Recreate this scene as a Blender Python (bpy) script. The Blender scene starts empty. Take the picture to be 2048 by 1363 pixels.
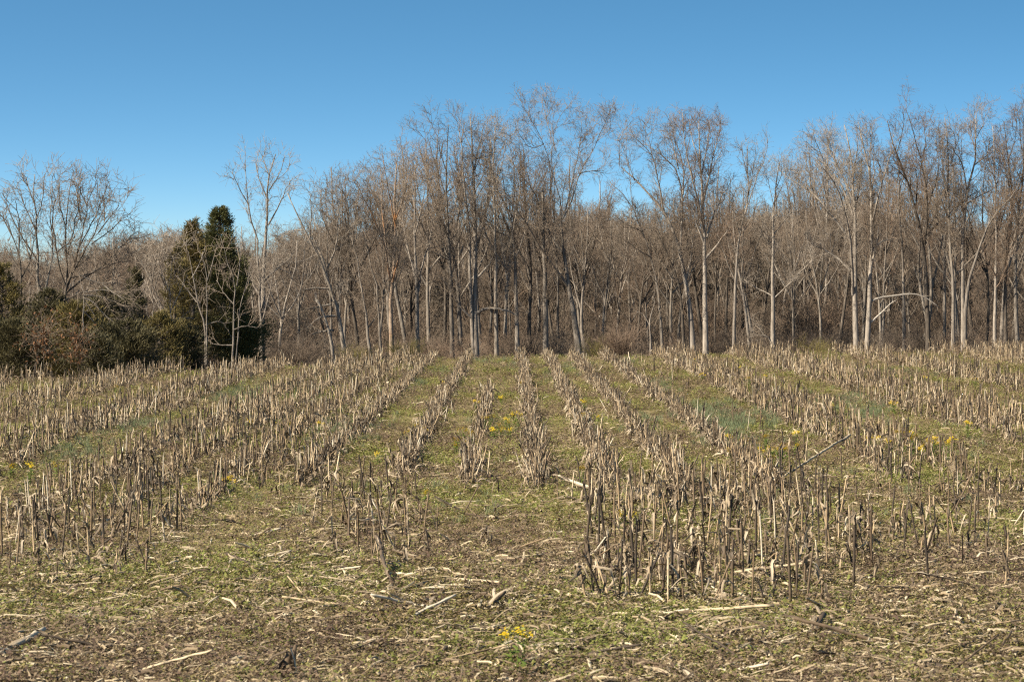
import bpy, math, random
import numpy as np
from mathutils import Vector, Euler

SC = bpy.context.scene
COL = SC.collection
RNG = np.random.default_rng(11)
random.seed(5)
R = math.radians

# ------------------------------------------------------------------ camera, sky, sun, exposure
CAM_H = 2.1
FPX = 2048 * 85.0 / 36.0                 # focal length in pixels of the 2048 wide photograph
PITCH = math.atan(111.5 / FPX)
cam_d = bpy.data.cameras.new('camera')
cam = bpy.data.objects.new('camera', cam_d)
COL.objects.link(cam)
cam_d.lens = 85.0
cam_d.sensor_width = 36.0
cam_d.clip_start = 0.5
cam_d.clip_end = 6000
cam.location = (0, 0, CAM_H)
cam.rotation_euler = (math.pi / 2 - PITCH, 0, 0)
cam_d.dof.use_dof = True
cam_d.dof.focus_distance = 42.0
cam_d.dof.aperture_fstop = 9.0
SC.camera = cam

SUN_DIR = Vector((-0.80, -0.42, 0.72)).normalized()
sun_el = math.asin(SUN_DIR.z)
sun_rot = math.atan2(SUN_DIR.x, SUN_DIR.y)
W = bpy.data.worlds.new('World')
SC.world = W
W.use_nodes = True
wn = W.node_tree
wn.nodes.clear()
sky = wn.nodes.new('ShaderNodeTexSky')
sky.sky_type = 'NISHITA'
sky.sun_disc = False
sky.sun_elevation = sun_el
sky.sun_rotation = sun_rot
sky.altitude = 300
sky.air_density = 1.0
sky.dust_density = 1.6
sky.ozone_density = 3.0
tc = wn.nodes.new('ShaderNodeTexCoord')
mp = wn.nodes.new('ShaderNodeMapping')
mp.vector_type = 'POINT'
mp.inputs['Scale'].default_value = (1, 1, 4.0)
mp.inputs['Location'].default_value = (0, 0, 0.012)
nrm = wn.nodes.new('ShaderNodeVectorMath')
nrm.operation = 'NORMALIZE'
bg = wn.nodes.new('ShaderNodeBackground')
bg.inputs['Strength'].default_value = 0.078
wo = wn.nodes.new('ShaderNodeOutputWorld')
wn.links.new(tc.outputs['Generated'], mp.inputs['Vector'])
wn.links.new(mp.outputs['Vector'], nrm.inputs[0])
wn.links.new(nrm.outputs[0], sky.inputs['Vector'])
hsv = wn.nodes.new('ShaderNodeHueSaturation')
hsv.inputs['Saturation'].default_value = 1.22
hsv.inputs['Hue'].default_value = 0.484
wn.links.new(sky.outputs['Color'], hsv.inputs['Color'])
wn.links.new(hsv.outputs['Color'], bg.inputs['Color'])
wn.links.new(bg.outputs['Background'], wo.inputs['Surface'])

sun_d = bpy.data.lights.new('sun', 'SUN')
sun_d.energy = 5.0
sun_d.angle = R(0.53)
sun_d.color = (1.0, 0.905, 0.755)
sun = bpy.data.objects.new('sun', sun_d)
COL.objects.link(sun)
sun.location = (-60, -40, 80)
sun.rotation_euler = SUN_DIR.to_track_quat('Z', 'Y').to_euler()

SC.view_settings.view_transform = 'Standard'
SC.view_settings.look = 'None'
SC.cycles.use_denoising = False            # keep the fine grain of twigs and straw
SC.cycles.filter_width = 1.15
SC.cycles.max_bounces = 6
SC.view_settings.gamma = 1.0
SC.view_settings.use_curve_mapping = False
SC.view_settings.exposure = 1.28

# ------------------------------------------------------------------ helpers
_cp, _sp = math.cos(PITCH), math.sin(PITCH)


def at(px, py, Y):
    """world point at distance Y whose picture position is (px, py) in the 2048 x 1363 photograph"""
    a = (px - 1024.0) / FPX
    b = (681.5 - py) / FPX
    dy = _cp + b * _sp
    dz = b * _cp - _sp
    return np.array([a / dy * Y, Y, CAM_H + dz / dy * Y])


def to_px(x, y, z):
    z = z - CAM_H
    c = y * _cp - z * _sp
    u = y * _sp + z * _cp
    return 1024 + FPX * x / c, 681.5 - FPX * u / c


def crest(u):
    return np.interp(u, [-.30, -.212, -.15, -.102, -.067, -.04, 0, .045, .078, .14, .212, .30],
                     [47.5, 50.5, 54, 58.5, 62.5, 66, 68.5, 69, 69.5, 72.5, 74, 75])


def swell(x, y):
    return (0.035 * np.sin(x * 0.55 + 1.3) * np.sin(y * 0.33 + .4) + 0.02 * np.sin(x * 1.3 + y * .9))


def terrain(x, y):
    x = np.asarray(x, float)
    y = np.asarray(y, float)
    u = np.clip(x / np.maximum(y, 8.0), -.3, .3)
    dc = crest(u)
    smax = CAM_H / dc * 1.30
    k = 0.006
    e = np.maximum(y - dc, 0)
    el = smax / (2 * k)
    z = np.where(e < el, -k * e * e, -k * el * el - smax * (e - el))
    zf = -k * el * el - smax * (np.maximum(300 - dc, 0) - el)
    z = np.maximum(z, zf)
    fade = np.clip((dc + 4 - y) / 8, 0, 1)
    return z + swell(x, y) * fade


def ground_at(px, py):
    """ground point seen at a pixel (front field only)"""
    d = CAM_H * FPX / (py - 570.0)
    for _ in range(4):
        p = at(px, py, d)
        zt = float(terrain(p[0], p[1]))
        d = (CAM_H - zt) * FPX / (py - 570.0)
    p = at(px, py, d)
    return np.array([p[0], p[1], float(terrain(p[0], p[1]))])


def tag(o, label=None, cat=None, group=None, kind=None):
    if label:
        o['label'] = label
    if cat:
        o['category'] = cat
    if group:
        o['group'] = group
    if kind:
        o['kind'] = kind
    return o


def link(name, data, parent=None, loc=None):
    o = bpy.data.objects.new(name, data)
    COL.objects.link(o)
    if parent is not None:
        o.parent = parent
    if loc is not None:
        o.location = [float(v) for v in loc]
    return o


class MB:
    """collects quads/tris with material slots; builds one mesh"""

    def __init__(self):
        self.v, self.f, self.m, self.n = [], [], [], 0

    def add(self, verts, faces, mi=0):
        verts = np.asarray(verts, float).reshape(-1, 3)
        faces = np.asarray(faces, int)
        self.v.append(verts)
        self.f.append(faces + self.n)
        self.m.append(np.full(len(faces), mi))
        self.n += len(verts)

    def tubes(self, P, Rr, sides, mi=0, close=False):
        N, M, _ = P.shape
        T = np.gradient(P, axis=1) if M > 2 else np.repeat((P[:, 1:] - P[:, :1]), 2, axis=1)
        T /= np.linalg.norm(T, axis=2, keepdims=True) + 1e-12
        ref = np.zeros((N, 1, 3))
        main = np.abs(P[:, -1] - P[:, 0])
        ax = np.argmin(main, axis=1)
        ref[np.arange(N), 0, ax] = 1
        U = np.cross(T, ref)
        U /= np.linalg.norm(U, axis=2, keepdims=True) + 1e-12
        V = np.cross(T, U)
        a = np.arange(sides) / sides * 2 * np.pi
        ring = P[:, :, None, :] + Rr[:, :, None, None] * (np.cos(a)[None, None, :, None] * U[:, :, None, :]
                                                         + np.sin(a)[None, None, :, None] * V[:, :, None, :])
        i = np.arange(N)[:, None, None] * (M * sides) + np.arange(M - 1)[None, :, None] * sides
        s = np.arange(sides)[None, None, :]
        s2 = (s + 1) % sides
        f = np.stack([i + s, i + s2, i + s2 + sides, i + s + sides], -1).reshape(-1, 4)
        self.add(ring.reshape(-1, 3), f, mi)
        if close:
            base = (self.n - N * M * sides)
            for k in range(N):
                o = base + k * M * sides + (M - 1) * sides
                c = self.n
                self.v.append(P[k, -1:].copy())
                self.n += 1
                fs = np.array([[o + q, o + (q + 1) % sides, c, c] for q in range(sides)])
                self.f.append(fs)
                self.m.append(np.full(len(fs), mi))

    def strip(self, pts, wid, side, fold=0.25, mi=0):
        """a dry leaf blade: folded strip of 3 verts per ring"""
        pts = np.asarray(pts, float)
        n = len(pts)
        side = np.asarray(side, float)
        vs = []
        T = np.gradient(pts, axis=0)
        for k in range(n):
            t = T[k] / (np.linalg.norm(T[k]) + 1e-9)
            sd = side[k] if side.ndim == 2 else side
            sd = sd - t * np.dot(sd, t)
            sd /= np.linalg.norm(sd) + 1e-9
            nn = np.cross(t, sd)
            vs += [pts[k] - sd * wid[k], pts[k] + nn * wid[k] * fold, pts[k] + sd * wid[k]]
        f = []
        for k in range(n - 1):
            a = 3 * k
            f += [[a, a + 1, a + 4, a + 3], [a + 1, a + 2, a + 5, a + 4]]
        self.add(vs, f, mi)

    def mesh(self, name, mats, smooth=True):
        v = np.concatenate(self.v)
        f = np.concatenate(self.f)
        mi = np.concatenate(self.m)
        tri = f[:, 2] == f[:, 3]
        cnt = np.where(tri, 3, 4)
        me = bpy.data.meshes.new(name)
        me.vertices.add(len(v))
        me.vertices.foreach_set('co', v.astype(np.float32).ravel())
        me.loops.add(int(cnt.sum()))
        keep = np.ones(f.shape, bool)
        keep[tri, 3] = False
        me.loops.foreach_set('vertex_index', f[keep].astype(np.int32))
        me.polygons.add(len(f))
        st = np.concatenate([[0], np.cumsum(cnt)[:-1]])
        me.polygons.foreach_set('loop_start', st.astype(np.int32))
        for m in mats:
            me.materials.append(m)
        me.polygons.foreach_set('material_index', mi.astype(np.int32))
        me.polygons.foreach_set('use_smooth', np.full(len(f), smooth))
        me.update(calc_edges=True)
        me.validate()
        return me

    def build(self, name, mats, parent=None, loc=None, smooth=True):
        if not isinstance(mats, (list, tuple)):
            mats = [mats]
        return link(name, self.mesh(name, mats, smooth), parent, loc)


def scatter(name, pts, rots, scl, idx, protos):
    """one stuff object: many small copies of the prototype meshes laid out by geometry nodes"""
    hidden = bpy.data.collections.new(name + '_kinds')       # never linked to the scene
    for o in protos:
        hidden.objects.link(o)
    me = bpy.data.meshes.new(name)
    n = len(pts)
    me.vertices.add(n)
    me.vertices.foreach_set('co', np.asarray(pts, np.float32).ravel())
    a = me.attributes.new('rot', 'FLOAT_VECTOR', 'POINT')
    a.data.foreach_set('vector', np.asarray(rots, np.float32).ravel())
    a = me.attributes.new('scl', 'FLOAT_VECTOR', 'POINT')
    scl = np.asarray(scl, np.float32)
    if scl.ndim == 1:
        scl = np.repeat(scl[:, None], 3, 1)
    a.data.foreach_set('vector', scl.ravel())
    a = me.attributes.new('idx', 'INT', 'POINT')
    a.data.foreach_set('value', np.asarray(idx, np.int32))
    o = link(name, me)
    g = bpy.data.node_groups.new(name, 'GeometryNodeTree')
    g.interface.new_socket('Geometry', in_out='INPUT', socket_type='NodeSocketGeometry')
    g.interface.new_socket('Geometry', in_out='OUTPUT', socket_type='NodeSocketGeometry')
    N = g.nodes
    gi, go = N.new('NodeGroupInput'), N.new('NodeGroupOutput')
    ci = N.new('GeometryNodeCollectionInfo')
    ci.inputs['Collection'].default_value = hidden
    ci.inputs['Separate Children'].default_value = True
    ci.inputs['Reset Children'].default_value = True
    ip = N.new('GeometryNodeInstanceOnPoints')
    ip.inputs['Pick Instance'].default_value = True

    def attr(nm, t):
        q = N.new('GeometryNodeInputNamedAttribute')
        q.data_type = t
        q.inputs['Name'].default_value = nm
        return q.outputs['Attribute']
    L = g.links
    L.new(gi.outputs[0], ip.inputs['Points'])
    L.new(ci.outputs[0], ip.inputs['Instance'])
    L.new(attr('idx', 'INT'), ip.inputs['Instance Index'])
    er = N.new('FunctionNodeEulerToRotation')
    L.new(attr('rot', 'FLOAT_VECTOR'), er.inputs[0])
    L.new(er.outputs[0], ip.inputs['Rotation'])
    L.new(attr('scl', 'FLOAT_VECTOR'), ip.inputs['Scale'])
    L.new(ip.outputs[0], go.inputs[0])
    md = o.modifiers.new('scatter', 'NODES')
    md.node_group = g
    o['kind'] = 'stuff'
    return o


# ------------------------------------------------------------------ materials
def new_mat(name, rough=0.9, spec=0.1):
    m = bpy.data.materials.new(name)
    m.use_nodes = True
    b = m.node_tree.nodes['Principled BSDF']
    b.inputs['Roughness'].default_value = rough
    b.inputs['Specular IOR Level'].default_value = spec
    return m, m.node_tree, b


def ramp(nt, fac, stops, interp='LINEAR'):
    r = nt.nodes.new('ShaderNodeValToRGB')
    r.color_ramp.interpolation = interp
    els = r.color_ramp.elements
    els[0].position, els[0].color = stops[0][0], (*stops[0][1], 1)
    els[1].position, els[1].color = stops[-1][0], (*stops[-1][1], 1)
    for p, c in stops[1:-1]:
        e = els.new(p)
        e.color = (*c, 1)
    nt.links.new(fac, r.inputs['Fac'])
    return r.outputs['Color']


def noise(nt, vec, scale, detail=3, rough=0.6, dist=0.0):
    n = nt.nodes.new('ShaderNodeTexNoise')
    n.inputs['Scale'].default_value = scale
    n.inputs['Detail'].default_value = detail
    n.inputs['Roughness'].default_value = rough
    n.inputs['Distortion'].default_value = dist
    if vec is not None:
        nt.links.new(vec, n.inputs['Vector'])
    return n.outputs['Fac']


def mix(nt, fac, a, b, mode='MIX'):
    m = nt.nodes.new('ShaderNodeMix')
    m.data_type = 'RGBA'
    m.blend_type = mode
    for s, v in ((m.inputs[0], fac), (m.inputs[6], a), (m.inputs[7], b)):
        if isinstance(v, (int, float)):
            s.default_value = v
        elif isinstance(v, tuple):
            s.default_value = (*v, 1)
        else:
            nt.links.new(v, s)
    return m.outputs[2]


def math_n(nt, op, a, b):
    m = nt.nodes.new('ShaderNodeMath')
    m.operation = op
    for s, v in ((m.inputs[0], a), (m.inputs[1], b)):
        if isinstance(v, (int, float)):
            s.default_value = v
        else:
            nt.links.new(v, s)
    return m.outputs[0]


def coords(nt, which='Object'):
    return nt.nodes.new('ShaderNodeTexCoord').outputs[which]


def world_pos(nt):
    return nt.nodes.new('ShaderNodeNewGeometry').outputs['Position']


def obj_rand(nt):
    return nt.nodes.new('ShaderNodeObjectInfo').outputs['Random']


def island_rand(nt):
    return nt.nodes.new('ShaderNodeNewGeometry').outputs['Random Per Island']


def stretch(nt, vec, s):
    m = nt.nodes.new('ShaderNodeMapping')
    m.inputs['Scale'].default_value = s
    nt.links.new(vec, m.inputs['Vector'])
    return m.outputs['Vector']


def bump(nt, b, h, strength, dist):
    n = nt.nodes.new('ShaderNodeBump')
    n.inputs['Strength'].default_value = strength
    n.inputs['Distance'].default_value = dist
    nt.links.new(h, n.inputs['Height'])
    nt.links.new(n.outputs['Normal'], b.inputs['Normal'])


def bark_mat(name, dark, mid, pale, patch=None):
    m, nt, b = new_mat(name, 0.95, 0.05)
    p = coords(nt)
    n1 = noise(nt, stretch(nt, p, (5, 5, 1.1)), 1.6, 5, 0.7)
    c = ramp(nt, n1, [(0.3, dark), (0.5, mid), (0.72, pale)])
    if patch:
        n2 = noise(nt, p, 0.33, 2)
        f = ramp(nt, n2, [(0.5, (0, 0, 0)), (0.62, (1, 1, 1))])
        c = mix(nt, f, c, patch)
    r = obj_rand(nt)
    k = nt.nodes.new('ShaderNodeMapRange')
    k.inputs['To Min'].default_value = 0.75
    k.inputs['To Max'].default_value = 1.2
    nt.links.new(r, k.inputs['Value'])
    hs = nt.nodes.new('ShaderNodeHueSaturation')
    nt.links.new(k.outputs[0], hs.inputs['Value'])
    nt.links.new(c, hs.inputs['Color'])
    nt.links.new(hs.outputs[0], b.inputs['Base Color'])
    bump(nt, b, noise(nt, stretch(nt, p, (14, 14, 2)), 2.0, 4), 0.6, 0.03)
    return m


BARK = bark_mat('grey_bark', (.085, .072, .058), (.18, .153, .125), (.29, .255, .21))
BARK_DARK = bark_mat('dark_bark', (.04, .032, .026), (.08, .066, .052), (.145, .12, .096))
BARK_PALE = bark_mat('pale_bark', (.105, .087, .07), (.215, .183, .147), (.34, .298, .245))
BARK_RUST = bark_mat('rusty_bark', (.12, .085, .06), (.25, .19, .14), (.34, .26, .19), (.32, .16, .07))
BLEACHED = bark_mat('bleached_wood', (.22, .19, .155), (.33, .29, .24), (.43, .385, .325))


def twig_mat(name, a, b_):
    m, nt, b = new_mat(name, 0.95, 0.05)
    r = obj_rand(nt)
    n = noise(nt, coords(nt), 0.5, 2)
    f = math_n(nt, 'ADD', math_n(nt, 'MULTIPLY', r, 0.5), math_n(nt, 'MULTIPLY', n, 0.5))
    nt.links.new(ramp(nt, f, [(0.2, a), (0.75, b_)]), b.inputs['Base Color'])
    return m


TWIG = twig_mat('twig_bark', (.145, .112, .082), (.235, .187, .14))
TWIG_DARK = twig_mat('dark_twig', (.115, .087, .063), (.185, .142, .106))
TWIG_PALE = twig_mat('pale_twig', (.19, .158, .122), (.285, .24, .19))
TWIG_BROWN = twig_mat('brown_twig', (.14, .10, .07), (.22, .16, .115))
TWIG_OLIVE = twig_mat('olive_twig', (.10, .088, .03), (.17, .14, .055))


def leaf_mat(name, stops, scale=1.5, trans=0.25, rough=0.7):
    m, nt, b = new_mat(name, rough, 0.25)
    n = noise(nt, coords(nt), scale, 3, 0.65)
    i = island_rand(nt)
    r = obj_rand(nt)
    f = math_n(nt, 'ADD', math_n(nt, 'MULTIPLY', n, 0.55), math_n(nt, 'MULTIPLY', i, 0.3))
    f = math_n(nt, 'ADD', f, math_n(nt, 'MULTIPLY', r, 0.15))
    c = ramp(nt, f, stops)
    nt.links.new(c, b.inputs['Base Color'])
    if trans:
        t = nt.nodes.new('ShaderNodeBsdfTranslucent')
        nt.links.new(c, t.inputs['Color'])
        ms = nt.nodes.new('ShaderNodeMixShader')
        ms.inputs[0].default_value = trans
        nt.links.new(b.outputs[0], ms.inputs[1])
        nt.links.new(t.outputs[0], ms.inputs[2])
        nt.links.new(ms.outputs[0], nt.nodes['Material Output'].inputs['Surface'])
    return m


CEDAR_GREEN = leaf_mat('cedar_green', [(0.25, (.034, .038, .013)), (0.5, (.07, .072, .022)), (0.75, (.125, .115, .036))], 1.2, 0.1)
CEDAR_OLIVE = leaf_mat('cedar_olive', [(0.25, (.06, .052, .017)), (0.5, (.125, .098, .03)), (0.75, (.19, .145, .048))], 1.2, 0.1)
SHRUB_DARK = leaf_mat('shrub_dark', [(0.25, (.034, .032, .014)), (0.5, (.070, .060, .026)), (0.75, (.115, .095, .04))], 1.2, 0.1)
BEECH_LEAF = leaf_mat('dead_brown_leaf', [(0.25, (.10, .045, .018)), (0.5, (.17, .080, .034)), (0.75, (.25, .13, .06))], 2.0, 0.25)


def straw_mat(name, stops, stain=0.5, stain_col=(.045, .036, .028), lo=0.52):
    m, nt, b = new_mat(name, 0.7, 0.2)
    r = obj_rand(nt)
    p = coords(nt)
    i = island_rand(nt)
    n1 = noise(nt, stretch(nt, p, (60, 60, 6)), 1.0, 3)
    f = math_n(nt, 'ADD', math_n(nt, 'MULTIPLY', r, 0.62), math_n(nt, 'MULTIPLY', n1, 0.2))
    f = math_n(nt, 'ADD', f, math_n(nt, 'MULTIPLY', i, 0.18))
    c = ramp(nt, f, stops)
    off = nt.nodes.new('ShaderNodeVectorMath')
    off.operation = 'ADD'
    cx = nt.nodes.new('ShaderNodeCombineXYZ')
    nt.links.new(math_n(nt, 'MULTIPLY', r, 37.0), cx.inputs[0])
    nt.links.new(math_n(nt, 'MULTIPLY', r, 91.0), cx.inputs[2])
    nt.links.new(p, off.inputs[0])
    nt.links.new(cx.outputs[0], off.inputs[1])
    n2 = noise(nt, off.outputs[0], 5.5, 3, 0.65)
    s = ramp(nt, n2, [(lo, (0, 0, 0)), (lo + 0.14, (stain, stain, stain))])
    c = mix(nt, s, c, stain_col)
    nt.links.new(c, b.inputs['Base Color'])
    bump(nt, b, noise(nt, stretch(nt, p, (220, 220, 6)), 1.0, 2), 0.4, 0.004)
    return m


STALK = straw_mat('corn_stem', [(0.1, (.05, .034, .022)), (0.3, (.11, .075, .044)), (0.46, (.25, .175, .10)),  # ramp widened at both ends: shadow and highlight contrast put into the colour
                                (0.62, (.39, .285, .165)), (0.8, (.48, .385, .25)), (0.95, (.38, .225, .085))], 0.9, lo=.49)
STALK_DARK = straw_mat('weathered_stem', [(0.1, (.025, .019, .014)), (0.5, (.07, .051, .034)), (0.9, (.21, .145, .083))], 0.8)
STALK_PALE = straw_mat('bleached_stem', [(0.1, (.36, .29, .20)), (0.5, (.46, .385, .275)), (0.9, (.54, .47, .35))], 0.35, (.16, .13, .10), 0.6)
HUSK = straw_mat('dry_husk', [(0.1, (.05, .036, .025)), (0.38, (.13, .096, .062)), (0.65, (.28, .215, .14)), (0.95, (.48, .40, .285))], 0.6,
                 (.10, .08, .06), 0.56)
LITTER = straw_mat('straw_litter', [(0.05, (0.060, 0.043, 0.030)), (0.35, (0.156, 0.113, 0.070)), (0.65, (0.312, 0.240, 0.144)), (0.92, (0.56, 0.47, 0.32))],
                   0.6, (0.084, 0.066, 0.048), 0.56)
PITH = new_mat('stalk_pith', 0.9, 0.05)[0]
PITH.node_tree.nodes['Principled BSDF'].inputs['Base Color'].default_value = (.62, .55, .42, 1)


def weed_mat(name, sets, trans=0.3):
    """colour drifts in patches over the field; each leaf differs a little"""
    m, nt, b = new_mat(name, 0.75, 0.2)
    w = world_pos(nt)
    n1 = noise(nt, w, 0.55, 3, 0.6)
    n2 = noise(nt, w, 3.2, 2, 0.6)
    i = island_rand(nt)
    f = math_n(nt, 'ADD', math_n(nt, 'MULTIPLY', n1, 0.5), math_n(nt, 'MULTIPLY', n2, 0.28))
    f = math_n(nt, 'ADD', f, math_n(nt, 'MULTIPLY', i, 0.26))
    c = ramp(nt, f, sets)
    nt.links.new(c, b.inputs['Base Color'])
    t = nt.nodes.new('ShaderNodeBsdfTranslucent')
    nt.links.new(c, t.inputs['Color'])
    ms = nt.nodes.new('ShaderNodeMixShader')
    ms.inputs[0].default_value = trans
    nt.links.new(b.outputs[0], ms.inputs[1])
    nt.links.new(t.outputs[0], ms.inputs[2])
    nt.links.new(ms.outputs[0], nt.nodes['Material Output'].inputs['Surface'])
    return m


WEED = weed_mat('low_weed_leaf', [(0.34, (.055, .036, .022)), (0.42, (0.230, 0.165, 0.073)), (0.5, (0.215, 0.194, 0.060)), (0.6, (0.172, 0.194, 0.046)),  # lowest brown stop stands in for deeper shade among the weeds
                                  (0.72, (0.258, 0.258, 0.073)), (0.85, (0.129, 0.158, 0.033))])
WEED_PURPLE = weed_mat('purple_weed_leaf', [(0.3, (0.094, 0.061, 0.044)), (0.5, (0.154, 0.101, 0.068)), (0.62, (0.198, 0.149, 0.083)), (0.75, (0.154, 0.097, 0.083))])
WEED_STRAW = weed_mat('dead_weed_leaf', [(0.34, (.055, .038, .024)), (0.5, (0.284, 0.210, 0.112)), (0.7, (0.432, 0.337, 0.189)), (0.85, (0.216, 0.162, 0.075))])  # low stop darkened as well, shade contrast carried by the colour
GRASS_BLUE = leaf_mat('blue_green_grass', [(0.25, (.105, .125, .06)), (0.5, (.165, .19, .095)), (0.75, (.25, .265, .145))], 2.0, 0.3)
GREEN_LEAF = leaf_mat('wildflower_leaf', [(0.25, (.065, .10, .018)), (0.5, (.12, .17, .03)), (0.75, (.20, .24, .05))], 6.0, 0.3)
YELLOW = leaf_mat('yellow_petal', [(0.25, (.56, .37, .01)), (0.5, (.66, .48, .02)), (0.75, (.72, .57, .05))], 20.0, 0.2)


def ground_mat():
    m, nt, b = new_mat('field_soil', 0.97, 0.03)
    w = world_pos(nt)
    n0 = noise(nt, w, 0.42, 4, 0.65, 0.4)
    n1 = noise(nt, w, 2.6, 4, 0.65)
    n2 = noise(nt, w, 26.0, 3, 0.7)
    f = math_n(nt, 'ADD', math_n(nt, 'MULTIPLY', n0, 0.34), math_n(nt, 'MULTIPLY', n1, 0.3))
    f = math_n(nt, 'ADD', f, math_n(nt, 'MULTIPLY', n2, 0.36))
    c = ramp(nt, f, [(0.34, (.034, .023, .016)), (0.44, (.085, .057, .036)), (0.49, (0.169, 0.137, 0.058)), (0.55, (0.260, 0.195, 0.111)),  # low soil tones darkened, putting deeper ground shadows into the colour
                     (0.62, (0.156, 0.150, 0.049)), (0.72, (0.364, 0.280, 0.169))])
    far = nt.nodes.new('ShaderNodeSeparateXYZ')
    nt.links.new(w, far.inputs[0])
    k = nt.nodes.new('ShaderNodeMapRange')
    k.inputs['From Min'].default_value = 92
    k.inputs['From Max'].default_value = 104
    nt.links.new(far.outputs[1], k.inputs['Value'])
    leaf = ramp(nt, n2, [(0.35, (.05, .034, .022)), (0.55, (.12, .08, .05)), (0.7, (.19, .13, .08))])
    c = mix(nt, k.outputs[0], c, leaf)          # leaf litter of the wood beyond the field
    nt.links.new(c, b.inputs['Base Color'])
    bump(nt, b, n2, 0.8, 0.05)
    return m


GROUND = ground_mat()

# ------------------------------------------------------------------ the ground: one sheet to the horizon
gx = np.concatenate([-np.geomspace(1500, 30, 30), np.arange(-28, 28.01, 0.5), np.geomspace(30, 1500, 30)])
gy = np.concatenate([np.array([-400, -150, -60, -25, -8, 0, 5]), np.arange(9, 110, 0.5), np.geomspace(111, 3000, 50)])
X, Y = np.meshgrid(gx, gy)
Z = terrain(X, Y)
near = (np.abs(X) < 29) & (Y > 8) & (Y < 92)
Z = Z + np.where(near, RNG.normal(0, 0.012, Z.shape), 0)
mb = MB()
nx, ny = len(gx), len(gy)
ii, jj = np.meshgrid(np.arange(nx - 1), np.arange(ny - 1))
q = (jj * nx + ii).ravel()
mb.add(np.stack([X, Y, Z], -1), np.stack([q, q + 1, q + nx + 1, q + nx], -1))
g = mb.build('ground', GROUND)
g['kind'] = 'structure'
g['label'] = 'rough field ground of soil, straw bits and low weeds'


# ------------------------------------------------------------------ bare trees
def resample(pts, M):
    pts = np.asarray(pts, float)
    if len(pts) > 2:                                   # one round of corner cutting keeps limbs from kinking
        q = [pts[0]]
        for a, b in zip(pts[:-1], pts[1:]):
            q += [a * .75 + b * .25, a * .25 + b * .75]
        q.append(pts[-1])
        pts = np.array(q)
    s = np.concatenate([[0], np.cumsum(np.linalg.norm(np.diff(pts, axis=0), axis=1))])
    t = np.linspace(0, s[-1], M)
    return np.stack([np.interp(t, s, pts[:, k]) for k in range(3)], -1), s[-1]


def spawn(rng, P, Rd, counts, tlo, thi, lmin, lmax, ang, M, up, wob, rscale, rmin, rmaxper, pull=None):
    N, M0, _ = P.shape
    idx = np.repeat(np.arange(N), counts)
    K = len(idx)
    t = tlo + (thi - tlo) * rng.random(K) ** 0.85
    f = np.clip(t * (M0 - 1), 0, M0 - 1.001)
    i = f.astype(int)
    w = (f - i)[:, None]
    base = P[idx, i] * (1 - w) + P[idx, i + 1] * w
    rad = Rd[idx, i] * (1 - w[:, 0]) + Rd[idx, i + 1] * w[:, 0]
    T = P[idx, i + 1] - P[idx, i]
    T /= np.linalg.norm(T, axis=1, keepdims=True) + 1e-9
    q = rng.normal(size=(K, 3))
    q -= T * np.sum(q * T, 1, keepdims=True)
    q /= np.linalg.norm(q, axis=1, keepdims=True) + 1e-9
    a = np.radians(rng.uniform(ang[0], ang[1], K))[:, None]
    d = T * np.cos(a) + q * np.sin(a)
    L = rng.uniform(lmin, lmax, K) * (1.12 - 0.5 * t)
    out = np.empty((K, M, 3))
    out[:, 0] = base
    st = (L / (M - 1))[:, None]
    for k in range(1, M):
        d = d + rng.normal(0, wob, (K, 3))
        d[:, 2] += up
        d /= np.linalg.norm(d, axis=1, keepdims=True)
        out[:, k] = out[:, k - 1] + d * st
    r0 = np.clip(np.minimum(rad * rscale, L * rmaxper), rmin, None)
    taper = np.linspace(1, 0.35, M)
    return out, np.maximum(r0[:, None] * taper[None], rmin * 0.6), L


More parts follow.
